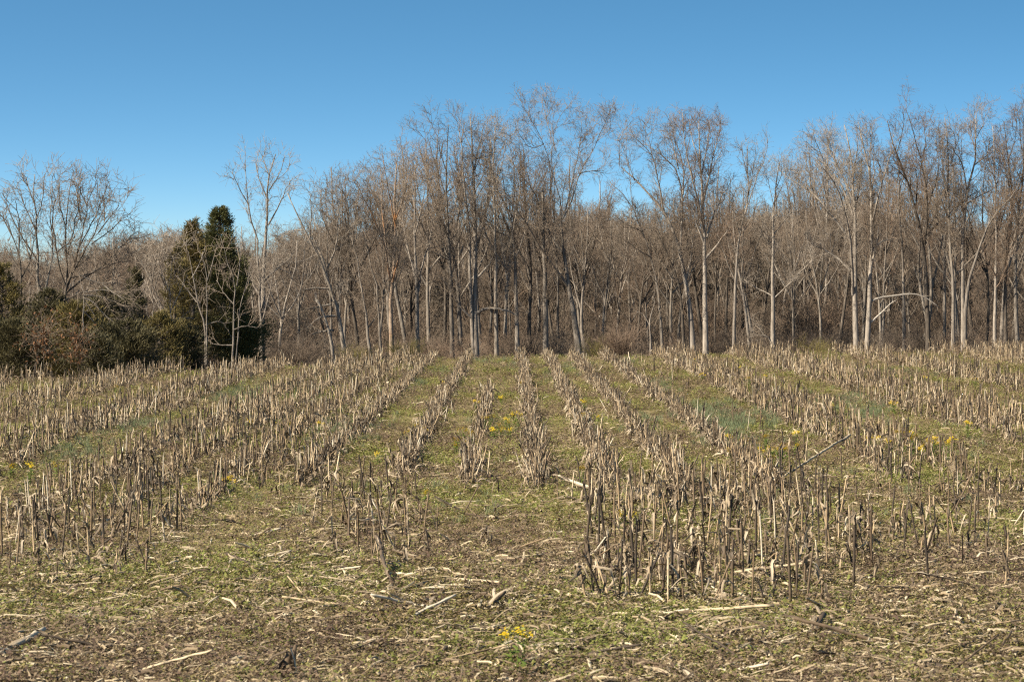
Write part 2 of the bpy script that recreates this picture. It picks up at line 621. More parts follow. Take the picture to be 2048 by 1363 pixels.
def bare_tree(rng, stems, limbs, density=1.0, fine=1.0, up=0.10, thick=1.0, reach=1.0):
    """stems / limbs: list of (pts, r0, r1) in metres. Returns (trunk mb, crown mb)"""
    M = 12
    tm, cm = MB(), MB()
    P, Rr, Ls = [], [], []
    for k, (pts, r0, r1) in enumerate(stems + limbs):
        p, L = resample(pts, M)
        jit = rng.normal(0, 0.012 * L if L < 6 else 0.05, p.shape)
        jit[0] = 0
        p = p + jit * np.linspace(0, 1, M)[:, None]
        r = r0 + (r1 - r0) * np.linspace(0, 1, M) ** 0.85
        if k < len(stems):
            r[0] *= 1.35
            p[0, 2] -= 0.35
        P.append(p)
        Rr.append(r)
        Ls.append(L)
    P, Rr, Ls = np.array(P), np.array(Rr), np.array(Ls)
    tm.tubes(P, Rr, 7, close=True)
    ns = len(stems)
    tlo = 0.12
    cnt = np.maximum((Ls * 2.3 * density).astype(int), 2)
    if ns:
        cnt[:ns] = np.maximum((Ls[:ns] * 1.15 * density).astype(int), 2)
    # secondary limbs
    c0 = np.maximum((Ls * .5 * density).astype(int), 1)
    c0[:ns] = np.maximum((Ls[:ns] * .4 * density).astype(int), 1)
    A0, R0, L0 = spawn(rng, P, Rr, c0, .3, 0.8, 1.3 * reach, 3.0 * reach, (18, 45), M, up * .6, 0.07, 0.6, 0.016 * thick, 0.018)
    cm.tubes(A0, R0, 5)
    A, Ra, La = [], [], []
    PP, RR2 = np.concatenate([P, A0]), np.concatenate([Rr, R0])
    cnt = np.concatenate([cnt, np.maximum((L0 * 2.4 * density).astype(int), 2)])
    for grp, lo in ((slice(0, ns), 0.34), (slice(ns, None), tlo)):
        if len(PP[grp]) == 0:
            continue
        a, b, c = spawn(rng, PP[grp], RR2[grp], cnt[grp], lo, 1.0, 0.6 * reach, 1.7 * reach, (22, 58), 5, up, 0.13, 0.55, 0.013 * thick, 0.016)
        A.append(a)
        Ra.append(b)
        La.append(c)
    A, Ra, La = np.concatenate(A), np.concatenate(Ra), np.concatenate(La)
    cm.tubes(A, Ra, 4)
    nb = np.maximum((La * 4.3 * density).astype(int), 2)
    B, Rb, Lb = spawn(rng, A, Ra, nb, 0.15, 1.0, 0.45, 1.2, (25, 70), 3, up * .7, 0.16, 0.6, 0.0085 * thick, 0.012)
    cm.tubes(B, Rb, 3)
    nc = np.maximum((Lb * 6.4 * fine).astype(int), 1)
    C, Rc, Lc = spawn(rng, B, Rb, nc, 0.15, 1.0, 0.3, 0.8, (25, 75), 2, up * .5, 0.1, 0.7, 0.0078 * thick, 0.02)
    cm.tubes(C, Rc, 3)
    return tm, cm


def auto_form(rng, H, spread, r0, fork=(0.35, 0.6), nl=5):
    """trunk and limbs of a free-grown forest tree, local metres"""
    top = np.array([rng.normal(0, .06 * H), rng.normal(0, .06 * H), H])
    mid = top * 0.5 + np.array([rng.normal(0, .03 * H), rng.normal(0, .03 * H), 0])
    trunk = np.array([[0, 0, 0], mid * .5 + rng.normal(0, .012 * H, 3), mid, top * .78 + rng.normal(0, .02 * H, 3), top])
    trunk[1, 2], trunk[2, 2], trunk[3, 2] = .25 * H, .5 * H, .78 * H
    limbs = []
    tp, _ = resample(trunk, 30)
    for k in range(nl):
        t = rng.uniform(fork[0], 0.8)
        b = tp[int(t * 29)]
        az = rng.uniform(0, 2 * np.pi)
        L = spread * rng.uniform(.7, 1.2)
        hgt = (H - b[2]) * rng.uniform(.55, .95)
        e = b + np.array([np.cos(az) * L, np.sin(az) * L, hgt])
        m = b + np.array([np.cos(az) * L * .55, np.sin(az) * L * .55, hgt * .42]) + rng.normal(0, .15, 3)
        rr = r0 * (1 - .75 * t) * .7
        limbs.append(([b, m, e], rr, rr * .25))
    return [(trunk, r0, r0 * .18)], limbs


def treeD(px):
    return float(np.interp(px, [-100, 60, 300, 480, 600, 760, 900, 2048], [98, 102, 114, 122, 138, 160, 170, 172]))


def radius_near(stem_px, w, D, x, y):
    best, bt = 1e9, 0
    n = len(stem_px)
    tot = 0
    for k in range(n - 1):
        a, b = np.array(stem_px[k], float), np.array(stem_px[k + 1], float)
        for s in (0, .25, .5, .75, 1):
            p = a + (b - a) * s
            d = np.hypot(p[0] - x, p[1] - y)
            if d < best:
                best, bt = d, (k + s) / (n - 1)
    return w / 2 / FPX * D * (1 - .72 * bt)


def hero(rng, name, label, cat, group, stems, limbs, mats, D=None, dens=1.0, fine=1.0, up=.10, thick=1.0, reach=1.0, special=None, topw=.12, limbk=1.0):
    dens *= 1.08
    bx, by = stems[0][1][0]
    if D is None:
        D = treeD(bx)
    bp = at(bx, by, D)
    bz = float(terrain(bp[0], D))
    base = np.array([bp[0], D, bz])
    root = link(name, None, None, base)
    tag(root, label, cat, group)
    S, L = [], []
    depth = {}
    for w, pts in stems:
        sl = rng.uniform(-.10, .10)
        P3 = []
        for k, (x, y) in enumerate(pts):
            p = at(x, y, D)
            if k == 0:
                h0 = p[2]
            p = p + np.array([0, sl * (p[2] - h0), 0])
            if k == 0 and abs(x - bx) < 30:
                p[2] = float(terrain(p[0], p[1]))
            P3.append(p - base)
        r0 = w / 2 / FPX * D
        S.append((P3, r0, r0 * topw))
    for pts in limbs:
        sgn = rng.choice([-1, 1]) * rng.uniform(.15, .65)
        # depth at the fork: follow the stem it leaves
        best = None
        x0, y0 = pts[0]
        q0 = at(x0, y0, D) - base
        for P3, r0, r1 in S:
            pr, _ = resample(P3, 24)
            dd = np.hypot(pr[:, 0] - q0[0], pr[:, 2] - q0[2])
            k = int(np.argmin(dd))
            if best is None or dd[k] < best[0]:
                best = (dd[k], pr[k, 1], r0 + (r1 - r0) * k / 23)
        P3 = []
        for (x, y) in pts:
            p = at(x, y, D) - base
            h = np.hypot(p[0] - q0[0], p[2] - q0[2])
            p[1] = best[1] + sgn * h * .7
            P3.append(p)
        rr = max(best[2] * .68 * limbk, .03)
        L.append((P3, rr, max(rr * .22, .014)))
    tm, cm = bare_tree(rng, S, L, dens, fine, up, thick, reach)
    tm.build('trunk', mats[0], root)
    cm.build('crown', mats[1], root)
    if special:
        for nm, lab, w, plist in special:
            P3 = [at(x, y, D) - base + np.array([0, -.06 * k, 0]) for k, (x, y) in enumerate(plist)]
            r0 = w / 2 / FPX * D
            p, ln = resample(P3, 12)
            m2 = MB()
            m2.tubes(p[None], np.linspace(r0, r0 * .35, 12)[None], 6, close=True)
            a, ra, la = spawn(rng, p[None], np.full((1, 12), r0 * .5), np.array([8]), .35, 1, .3, .9, (25, 60), 5, -.05, .12, .6, .015, .03)
            m2.tubes(a, ra, 4)
            o = m2.build(nm, BLEACHED, root)
            o['label'] = lab
    return root


G_FRONT = 'bare trees along the front edge of the wood'
std, drk, pal, rus = (BARK, TWIG), (BARK_DARK, TWIG_DARK), (BARK_PALE, TWIG_PALE), (BARK_RUST, TWIG)
rt = np.random.default_rng(21)
HER = [
    # --- centre
    ('bare_tree', 'tallest bare oak in the middle, its broad crown forking to both sides', 'tree',
     [(17, [(1163, 708), (1150, 640), (1137, 572), (1127, 500), (1123, 442), (1121, 398)])],
     [[(1121, 398), (1102, 337), (1088, 287), (1062, 245), (1040, 205)], [(1102, 337), (1106, 285), (1112, 245), (1138, 208)],
      [(1123, 442), (1146, 400), (1157, 346), (1180, 312), (1201, 266), (1222, 212)], [(1157, 346), (1182, 341), (1208, 340)],
      [(1130, 425), (1150, 345), (1163, 285), (1170, 225)], [(1136, 572), (1073, 486), (1058, 454), (1025, 413), (1002, 379)],
      [(1125, 505), (1100, 471), (1079, 396), (1050, 354), (1008, 300)], [(1088, 287), (1060, 300), (1032, 260)],
      [(1112, 300), (1090, 230), (1085, 195)]], std, {}),
    ('bare_tree', 'thick straight trunk with a snapped top, under the tallest oak', 'tree',
     [(14, [(1092, 708), (1091, 600), (1088, 490), (1086, 420), (1085, 375)])], [[(1087, 480), (1070, 430), (1060, 380), (1052, 330)], [(1087, 440), (1100, 390), (1108, 330)],
      [(1089, 520), (1104, 480), (1112, 440)], [(1088, 500), (1072, 480), (1062, 460)]],
     (BARK, TWIG), dict(topw=.34, limbk=.5)),
    ('bare_tree', 'bare tree curving up to the left beside the thick snapped trunk', 'tree',
     [(12, [(1036, 708), (1032, 556), (1026, 477), (1018, 422), (1005, 345)])],
     [[(1018, 422), (990, 370), (968, 320), (962, 290)], [(1026, 477), (990, 462), (960, 440)], [(1022, 440), (1030, 370), (1026, 310)]], std, {}),
    ('bare_tree', 'straight pale slim tree left of the curving tree in the middle', 'tree',
     [(10, [(994, 711), (992, 596), (991, 517), (990, 438), (988, 319), (990, 250)])],
     [[(990, 420), (972, 340), (966, 280)], [(989, 380), (1008, 320), (1012, 270)], [(988, 330), (978, 280), (972, 252)]], pal, {}),
    ('bare_tree', 'two-stemmed bare tree with low branches arching to both sides', 'tree',
     [(15, [(955, 711), (949, 632), (951, 556), (951, 438), (947, 339), (944, 271), (940, 232)]),
      (10, [(949, 640), (941, 585), (939, 529), (939, 453), (929, 378), (927, 299), (917, 256)])],
     [[(945, 638), (915, 608), (895, 568), (876, 550)], [(951, 628), (970, 616), (1010, 618), (1036, 632)], [(947, 345), (958, 290), (968, 245)],
      [(945, 300), (925, 262), (920, 238)], [(939, 453), (915, 420), (903, 380)], [(929, 378), (912, 330), (906, 290)], [(949, 560), (975, 535), (985, 515)]], std, {}),
    ('bare_tree', 'bare tree left of the two-stemmed one, its crown sweeping left', 'tree',
     [(11, [(905, 708), (902, 556), (898, 477), (891, 378), (893, 299), (898, 250)])],
     [[(901, 537), (879, 461), (864, 390), (846, 319), (835, 300)], [(893, 395), (872, 330), (856, 280), (852, 262)], [(900, 520), (870, 505), (845, 497)],
      [(892, 340), (876, 290), (880, 258)]], std, {}),
    ('bare_tree', 'bare tree with one black limb forking right, above the olive brush', 'tree',
     [(11, [(837, 711), (833, 567), (828, 482), (830, 381), (832, 310)])],
     [[(836, 584), (843, 526), (860, 482), (868, 440)], [(832, 560), (812, 490), (800, 420), (795, 370)], [(829, 470), (848, 400), (852, 340)],
      [(830, 400), (815, 340), (812, 300)]], std, {}),
    ('bare_tree', 'tree with a rusty orange trunk', 'tree',
     [(12, [(785, 711), (781, 600), (784, 567), (791, 482), (791, 432), (789, 364), (792, 325)])],
     [[(779, 560), (773, 499), (752, 440), (732, 398), (712, 365)], [(773, 499), (762, 420), (758, 345)], [(790, 450), (775, 364), (768, 322)],
      [(790, 440), (808, 395), (818, 350)], [(783, 570), (800, 510), (812, 470)]], rus, {}),
    ('bare_tree', 'dark limbed tree bending left in front of the rusty trunk', 'tree',
     [(9, [(745, 708), (729, 600), (717, 550), (710, 499), (703, 469)])],
     [[(703, 469), (681, 439), (658, 398), (638, 366)], [(708, 485), (700, 430), (690, 390), (684, 370)], [(681, 439), (672, 400), (668, 370)]], std, {}),
    ('bare_tree', 'thin grey tree leaning left between the rusty trunk and the pale leaning tree', 'tree',
     [(7, [(764, 708), (756, 584), (739, 533), (732, 482), (726, 420)])], [[(735, 500), (720, 450), (700, 400)], [(730, 460), (742, 410), (740, 370)]], std, {}),
    ('bare_tree', 'pale tree leaning far to the left with long bare side branches', 'tree',
     [(12, [(698, 712), (678, 628), (658, 567), (639, 516), (621, 482), (604, 449), (590, 415), (576, 390)]), (7, [(653, 545), (640, 505), (627, 480), (618, 440)])],
     [[(658, 577), (624, 575), (580, 587), (560, 602)], [(634, 510), (604, 525), (566, 523)], [(671, 631), (638, 634), (614, 658)], [(668, 660), (627, 665), (598, 688)],
      [(664, 608), (633, 614), (592, 626)], [(651, 545), (680, 480), (676, 420)], [(610, 460), (588, 460), (570, 470)], [(621, 482), (628, 420), (624, 385)]],
     pal, dict(dens=.9)),
    # --- left
    ('bare_tree', 'tall slender tree standing apart above the cedars, with two upright stems', 'tree',
     [(14, [(525, 720), (523, 650), (526, 562), (528, 491), (532, 449), (534, 396), (535, 333), (546, 303)]),
      (8, [(526, 500), (516, 467), (502, 438), (497, 403), (491, 350), (488, 318)])],
     [[(534, 449), (551, 421), (562, 396), (580, 360)], [(527, 636), (544, 572), (550, 520)], [(535, 380), (556, 345), (566, 312)], [(535, 350), (522, 320), (518, 300)],
      [(498, 410), (478, 375), (468, 345)], [(534, 400), (515, 360), (508, 325)], [(527, 560), (560, 530), (580, 515)], [(524, 600), (500, 560), (490, 530)]],
     (BARK, TWIG_PALE), dict(reach=.5, up=.14)),
    ('bare_tree', 'crooked pale sapling with two stems in front of the dark cedar', 'tree',
     [(6, [(465, 716), (467, 607), (474, 572), (461, 537), (451, 509), (445, 470)]), (5, [(468, 680), (479, 640), (482, 597), (498, 548), (505, 505)])],
     [[(467, 607), (450, 590), (432, 560)], [(474, 572), (480, 520), (478, 480)], [(466, 660), (490, 650), (515, 655)], [(465, 690), (440, 690), (420, 686)]],
     std, dict(reach=.45, dens=.6, fine=.6, D=112)),
    ('bare_tree', 'pale forked sapling in front of the olive cedar', 'tree',
     [(7, [(412, 714), (410, 639), (393, 604), (384, 555), (380, 505), (370, 480)]), (5, [(410, 640), (417, 607), (415, 562), (403, 509), (395, 470)])],
     [[(393, 604), (370, 575), (350, 550)], [(415, 562), (430, 520), (436, 490)], [(410, 650), (440, 640), (455, 660)], [(384, 555), (400, 520), (408, 490)]],
     std, dict(reach=.45, dens=.6, fine=.6, D=110)),
    ('bare_tree', 'thin grey sapling at the left foot of the olive cedar', 'tree',
     [(4, [(342, 716), (342, 597), (340, 526), (335, 490)])], [[(342, 620), (360, 580), (372, 550)], [(342, 590), (322, 550), (312, 520)], [(342, 640), (365, 635), (385, 637)]],
     (BARK, TWIG), dict(reach=.4, dens=.6, fine=.6, D=108)),
    ('bare_tree', 'small bare tree in the gap between the left evergreens and the olive cedar', 'tree',
     [(5, [(305, 722), (306, 597), (301, 544), (298, 515)])], [[(306, 590), (322, 540), (334, 505)], [(303, 560), (288, 535), (280, 520)], [(304, 570), (312, 530), (318, 500)]],
     (BARK, TWIG_PALE), dict(reach=.7)),
    ('bare_tree', 'white-trunked bare tree rising behind the shrubs on the far left', 'tree',
     [(12, [(79, 738), (79, 630), (77, 572), (74, 520), (73, 465), (69, 400), (70, 348)]), (8, [(82, 640), (86, 588), (94, 546), (107, 507), (98, 455), (101, 385), (103, 350)])],
     [[(73, 465), (55, 420), (42, 385)], [(72, 440), (90, 400), (94, 360)], [(107, 507), (130, 490), (148, 470)], [(74, 520), (45, 470), (25, 425), (15, 400)],
      [(70, 410), (52, 370), (46, 350)], [(75, 540), (55, 510), (48, 490)]], (BARK_PALE, TWIG_PALE), dict(up=.13, reach=.5)),
    ('bare_tree', 'round-crowned bare tree of many dark stems on the left', 'tree',
     [(10, [(129, 738), (129, 604), (132, 560), (132, 514), (128, 443), (136, 378), (140, 358)])],
     [[(131, 580), (142, 545), (152, 501), (161, 443), (174, 391), (182, 368)], [(132, 570), (155, 530), (181, 488), (207, 443), (224, 405)],
      [(131, 585), (165, 555), (207, 527), (239, 481), (262, 462)], [(131, 575), (118, 530), (112, 480), (110, 433), (115, 385)], [(152, 501), (178, 450), (198, 400), (206, 375)],
      [(181, 488), (220, 460), (246, 432)], [(140, 555), (190, 545), (230, 520), (262, 500)], [(132, 514), (148, 440), (156, 372)], [(161, 443), (150, 400), (152, 365)],
      [(207, 443), (206, 410), (200, 385)], [(130, 600), (180, 575), (225, 550)], [(128, 450), (118, 400), (122, 365)], [(195, 465), (232, 420), (240, 412)]],
     (BARK_DARK, TWIG), dict(up=.13, reach=.58, fine=1.5)),
    ('bare_tree', 'slim dark stemmed bare tree at the far left edge', 'tree',
     [(8, [(44, 740), (43, 600), (42, 552), (39, 507), (24, 470), (14, 430)])], [[(39, 507), (44, 450), (36, 400)], [(41, 540), (20, 510), (4, 490)], [(25, 470), (8, 440), (-8, 420)],
      [(42, 560), (62, 520), (66, 470)]], (BARK_DARK, TWIG), dict(reach=.5)),
    ('bare_tree', 'bare tree of pale branches drooping rightward over the left shrubs', 'tree',
     [(7, [(165, 738), (164, 640), (167, 596), (160, 560), (156, 545)])],
     [[(158, 550), (180, 562), (203, 568), (225, 560)], [(166, 596), (185, 603), (207, 630), (245, 664)], [(165, 590), (195, 592), (230, 606), (258, 618)],
      [(166, 600), (180, 622), (200, 655), (212, 672)], [(166, 585), (200, 578), (240, 586), (268, 594)], [(164, 620), (190, 650), (225, 668)], [(203, 568), (225, 585), (250, 600)]],
     (BARK_PALE, TWIG), dict(up=-.05, reach=.42, dens=1.0, fine=.7, D=95)),
    # --- right of centre
    ('bare_tree', 'pale straight tree with a dense many-limbed crown, right of the sky gap', 'tree',
     [(14, [(1412, 702), (1410, 547), (1410, 483), (1406, 428), (1404, 349), (1400, 269), (1398, 240)])],
     [[(1408, 467), (1394, 396), (1374, 329), (1366, 277), (1360, 232)], [(1406, 410), (1426, 309), (1438, 257), (1442, 232)], [(1414, 475), (1438, 404), (1464, 368)],
      [(1413, 515), (1434, 491), (1462, 448)], [(1404, 349), (1418, 280), (1422, 240)], [(1402, 330), (1385, 270), (1382, 235)], [(1406, 400), (1420, 350), (1446, 300)],
      [(1410, 490), (1390, 440), (1386, 400)]], (BARK_PALE, TWIG_BROWN), {}),
    ('bare_tree', 'large tree leaning left with long limbs reaching into the sky gap', 'tree',
     [(15, [(1388, 702), (1382, 626), (1370, 547), (1357, 483), (1339, 436), (1307, 392), (1271, 360), (1242, 332)])],
     [[(1328, 418), (1322, 380), (1315, 349), (1307, 313), (1283, 285), (1258, 268)], [(1362, 500), (1366, 440), (1368, 388), (1359, 337), (1331, 313), (1305, 290)],
      [(1359, 337), (1350, 290), (1336, 255)], [(1307, 313), (1300, 275), (1290, 250)], [(1368, 388), (1372, 330), (1352, 260), (1345, 240)], [(1271, 360), (1255, 320), (1252, 290)],
      [(1240, 330), (1240, 300), (1238, 270)], [(1372, 560), (1388, 500), (1382, 460)]], std, {}),
    ('bare_tree', 'dark limbed tree crossing low behind the large leaning tree', 'tree',
     [(9, [(1370, 700), (1364, 598), (1351, 547), (1327, 491), (1311, 460), (1287, 448)])], [[(1327, 491), (1318, 440), (1322, 400)], [(1345, 530), (1352, 490), (1348, 450)]],
     (BARK_DARK, TWIG), dict(dens=.9)),
    ('bare_tree', 'leaning grey tree nearest the sky gap, its top branches spreading left', 'tree',
     [(8, [(1327, 700), (1319, 586), (1305, 515), (1287, 463), (1267, 412), (1240, 376), (1220, 364)])],
     [[(1287, 463), (1255, 450), (1230, 435)], [(1267, 412), (1262, 380), (1265, 350)], [(1305, 515), (1275, 500), (1250, 480)]], std, {}),
    ('bare_tree', 'short crooked trunk with a kinked top beside the orange brush', 'tree',
     [(7, [(1303, 702), (1301, 658), (1298, 640), (1307, 610), (1306, 590)])], [[(1301, 655), (1290, 630), (1270, 620)], [(1306, 600), (1312, 570), (1318, 550)]],
     std, dict(dens=.6, fine=.6)),
    ('bare_tree', 'forked bare tree reaching up beside the pale straight tree', 'tree',
     [(9, [(1467, 700), (1470, 543), (1479, 467), (1495, 396), (1494, 329), (1493, 290)])],
     [[(1488, 430), (1513, 345), (1529, 311), (1527, 285)], [(1478, 470), (1464, 417), (1452, 390)], [(1494, 360), (1480, 310), (1478, 285)], [(1495, 390), (1508, 330), (1512, 295)]],
     (BARK, TWIG_PALE), dict(reach=.8)),
    ('bare_tree', 'lone pale slender tree with low horizontal branches', 'tree',
     [(12, [(1546, 702), (1545, 597), (1542, 543), (1544, 467), (1545, 410), (1550, 364), (1555, 325)])],
     [[(1545, 412), (1534, 372), (1528, 342)], [(1545, 410), (1563, 372), (1580, 352)], [(1546, 597), (1574, 570), (1612, 528), (1640, 506)], [(1544, 592), (1513, 574), (1488, 559)],
      [(1548, 380), (1566, 340), (1570, 325)], [(1543, 480), (1520, 460), (1505, 440)], [(1544, 470), (1566, 445), (1580, 425)], [(1545, 690), (1532, 669), (1513, 670)]],
     pal, dict(reach=.7, limbk=.55)),
    ('bare_tree', 'left tree of the pale pair, its wide limbs fanning left', 'tree',
     [(14, [(1715, 700), (1710, 620), (1712, 543), (1712, 448), (1710, 410), (1708, 353), (1704, 295), (1694, 248)])],
     [[(1708, 429), (1685, 360), (1651, 322), (1608, 299)], [(1706, 590), (1704, 543), (1693, 467), (1677, 414), (1651, 353), (1615, 330)],
      [(1708, 400), (1681, 333), (1655, 284), (1630, 260)], [(1702, 540), (1674, 513), (1643, 494), (1615, 482)], [(1693, 467), (1647, 402), (1620, 372), (1586, 356), (1562, 334)],
      [(1708, 353), (1716, 300), (1714, 250)], [(1700, 380), (1668, 300), (1660, 255)], [(1712, 420), (1728, 350), (1732, 290)], [(1651, 322), (1632, 285), (1625, 262)]],
     (BARK_PALE, TWIG_PALE), dict(up=.12)),
    ('bare_tree', 'right tree of the pale pair, with a bleached limb hanging to the right', 'tree',
     [(13, [(1733, 700), (1738, 612), (1740, 536), (1744, 467), (1741, 406), (1740, 353), (1725, 288), (1718, 252)])],
     [[(1745, 440), (1761, 364), (1773, 314), (1778, 270)], [(1741, 400), (1752, 330), (1748, 270)], [(1745, 500), (1765, 480), (1790, 478)], [(1740, 540), (1752, 490), (1756, 450)],
      [(1740, 353), (1738, 300), (1742, 255)]], (BARK_PALE, TWIG), dict(up=.12,
      special=[('bleached_limb', 'bleached bare limb curving right and down', 5, [(1740, 604), (1757, 595), (1790, 591), (1829, 586), (1857, 598), (1878, 616)]),
               ('bleached_limb', 'lower bleached limb rising right', 4.5, [(1742, 644), (1765, 623), (1780, 607), (1792, 600)])])),
    ('bare_tree', 'broad dark crowned tree right of the pale pair, the highest on that side', 'tree',
     [(12, [(1857, 702), (1855, 560), (1851, 501), (1834, 423), (1822, 365), (1793, 287), (1779, 242)])],
     [[(1852, 490), (1857, 423), (1845, 338), (1822, 268), (1804, 220)], [(1854, 470), (1892, 435), (1930, 404), (1970, 375)], [(1845, 338), (1858, 290), (1856, 245)],
      [(1822, 365), (1800, 340), (1780, 330)], [(1834, 423), (1842, 370), (1838, 320)], [(1800, 300), (1810, 255), (1806, 222)], [(1856, 420), (1876, 360), (1880, 310)]],
     (BARK_DARK, TWIG_BROWN), {}),
    ('bare_tree', 'straight pale trunk second from the broad dark crowned tree', 'tree',
     [(10, [(1907, 702), (1905, 540), (1897, 462), (1895, 365), (1891, 300), (1886, 238)])], [[(1896, 400), (1880, 330), (1872, 270)], [(1894, 340), (1910, 290), (1914, 250)],
      [(1897, 440), (1876, 400), (1866, 360)]], (BARK_PALE, TWIG), {}),
    ('bare_tree', 'thick pale tree splitting in a wide Y near its top at right', 'tree',
     [(13, [(1928, 702), (1925, 501), (1930, 415), (1936, 373), (1952, 326), (1952, 275), (1954, 228)])],
     [[(1935, 380), (1923, 330), (1903, 302), (1880, 276)], [(1950, 330), (1977, 310), (2005, 270)], [(1952, 300), (1940, 260), (1932, 235)], [(1952, 280), (1972, 245), (1976, 228)],
      [(1931, 410), (1955, 395), (1985, 380)], [(1930, 420), (1912, 390), (1906, 350)]], (BARK_PALE, TWIG), {}),
    ('bare_tree', 'curved trunk swinging up to the right in front of the wide Y tree', 'tree',
     [(11, [(1929, 702), (1929, 580), (1958, 486), (1973, 447), (2004, 408), (2034, 367)])], [[(2004, 408), (2010, 350), (2004, 300)], [(1973, 447), (1985, 400), (1980, 350)]],
     (BARK, TWIG), dict(D=168)),
    ('bare_tree', 'slim straight pale tree in the wide Y tree\'s right-hand neighbourhood', 'tree',
     [(9, [(1989, 700), (1991, 540), (1993, 462), (1989, 345), (1985, 252)])], [[(1990, 400), (2004, 330), (2008, 280)], [(1990, 360), (1976, 300), (1972, 262)], [(1992, 450), (1974, 420), (1964, 380)]],
     (BARK_PALE, TWIG_BROWN), {}),
    ('bare_tree', 'dark bare tree with ascending limbs close to the right picture edge', 'tree',
     [(10, [(2012, 700), (2012, 540), (2026, 462), (2032, 384), (2022, 307), (2016, 240)])], [[(2030, 420), (2048, 340), (2050, 280)], [(2030, 390), (2012, 340), (2002, 290)], [(2014, 540), (2010, 450), (2018, 390)],
      [(2024, 320), (2036, 270), (2034, 235)]], (BARK_DARK, TWIG_BROWN), {}),
    ('bare_tree', 'rightmost bare tree, cut by the picture edge', 'tree',
     [(11, [(2036, 700), (2032, 560), (2034, 501), (2042, 423), (2052, 330), (2054, 240)])], [[(2042, 423), (2024, 360), (2030, 300)], [(2048, 350), (2070, 300), (2074, 250)], [(2050, 300), (2040, 250), (2042, 225)]],
     (BARK, TWIG), {}),
    ('bare_tree', 'grey tree just right of the bleached limb\'s fork, half hidden by it', 'tree',
     [(9, [(1808, 702), (1810, 579), (1808, 501), (1802, 423), (1804, 350), (1798, 290)])], [[(1803, 430), (1784, 370), (1778, 330)], [(1804, 380), (1820, 320), (1826, 280)]], std, dict(D=176)),
    ('bare_tree', 'grey trunk between the broad dark crowned tree and the straight pale trunk', 'tree',
     [(8, [(1888, 702), (1888, 618), (1886, 501), (1888, 423), (1880, 330), (1876, 280)])], [[(1887, 420), (1900, 360), (1906, 300)], [(1884, 370), (1868, 320), (1860, 280)]], std, dict(D=177)),
]
for name, label, cat, stems, limbs, mats, kw in HER:
    hero(rt, name, label, cat, G_FRONT, stems, limbs, mats, **kw)

# the broken pale snag
D = treeD(666)
bp = at(666, 712, D)
base = np.array([bp[0], D, float(terrain(bp[0], D))])
snag = link('dead_snag', None, None, base)
tag(snag, 'short broken pale snag without branches beside the pale leaning tree', 'dead tree')
mb = MB()
p, _ = resample([np.array([0, 0, -.3])] + [at(x, y, D) - base for x, y in ((666, 702), (660, 670), (651, 638), (642, 615), (633, 599))], 12)
mb.tubes(p[None], np.linspace(.12, .075, 12)[None] * (1 + RNG.normal(0, .08, (1, 12))), 7, close=True)
for k in range(4):                                              # splintered end
    a = k * 1.7
    s = p[-1] + np.array([math.cos(a), math.sin(a), 0]) * .05
    mb.tubes(np.array([[s, s + np.array([-.05, 0, .18 + .08 * k]), s + np.array([-.10, 0, .3 + .1 * k])]]), np.array([[.025, .015, .003]]), 4)
mb.build('trunk', BARK_PALE, snag)
a, ra, la = spawn(RNG, p[None], np.full((1, 12), .03), np.array([6]), .3, .9, .2, .6, (40, 80), 4, .0, .15, .5, .012, .03)
for k in range(len(a)):
    mb = MB()
    mb.tubes(a[k:k + 1], ra[k:k + 1], 4)
    mb.build('branch_stub', BARK_PALE, snag)

# ------------------------------------------------------------------ the second line of trees: forms of their own, placed behind the first
proto = []
rp = np.random.default_rng(33)
for k in range(9):
    H = [15, 16, 13.5, 17, 14.5, 15.5, 12.5, 16.5, 14][k]
    S, L = auto_form(rp, H, rp.uniform(1.6, 2.8), rp.uniform(.13, .2), (.4, .6), 6)
    tm, cm = bare_tree(rp, S, L, .85, .8, .12, 1.0, .9)
    mk = [(BARK, TWIG), (BARK_PALE, TWIG), (BARK_DARK, TWIG_DARK), (BARK, TWIG_BROWN), (BARK, TWIG)][k % 5]
    proto.append((tm.mesh('trunk', [mk[0]]), cm.mesh('crown', [mk[1]]), H))


def outline(px):
    return float(np.interp(px, [0, 60, 180, 270, 300, 450, 470, 530, 590, 640, 720, 850, 940, 1000, 1050, 1100, 1200, 1235, 1280, 1340, 1400, 1450, 1475, 1500, 1560, 1600, 1650, 1700, 1800, 1900, 1950, 2048],
                     [420, 345, 370, 450, 510, 500, 480, 320, 420, 400, 345, 265, 240, 250, 220, 200, 225, 400, 300, 260, 225, 280, 350, 300, 340, 310, 260, 245, 220, 240, 230, 225]))


def place_tree(px, D, top, label, group, k, rz, name='bare_tree'):
    tmesh, cmesh, H = proto[k]
    p = at(px, 700, D)
    z = float(terrain(p[0], D))
    ztop = at(px, top, D)[2]
    s = (ztop - z) / H
    o = link(name, None, None, (p[0], D, z))
    o.rotation_euler = (0, 0, rz)
    w = min(max(s, .8), 1.15)
    o.scale = (w, w, s)
    tag(o, label, 'tree', group)
    a = link('trunk', tmesh, o)
    b = link('crown', cmesh, o)
    return o


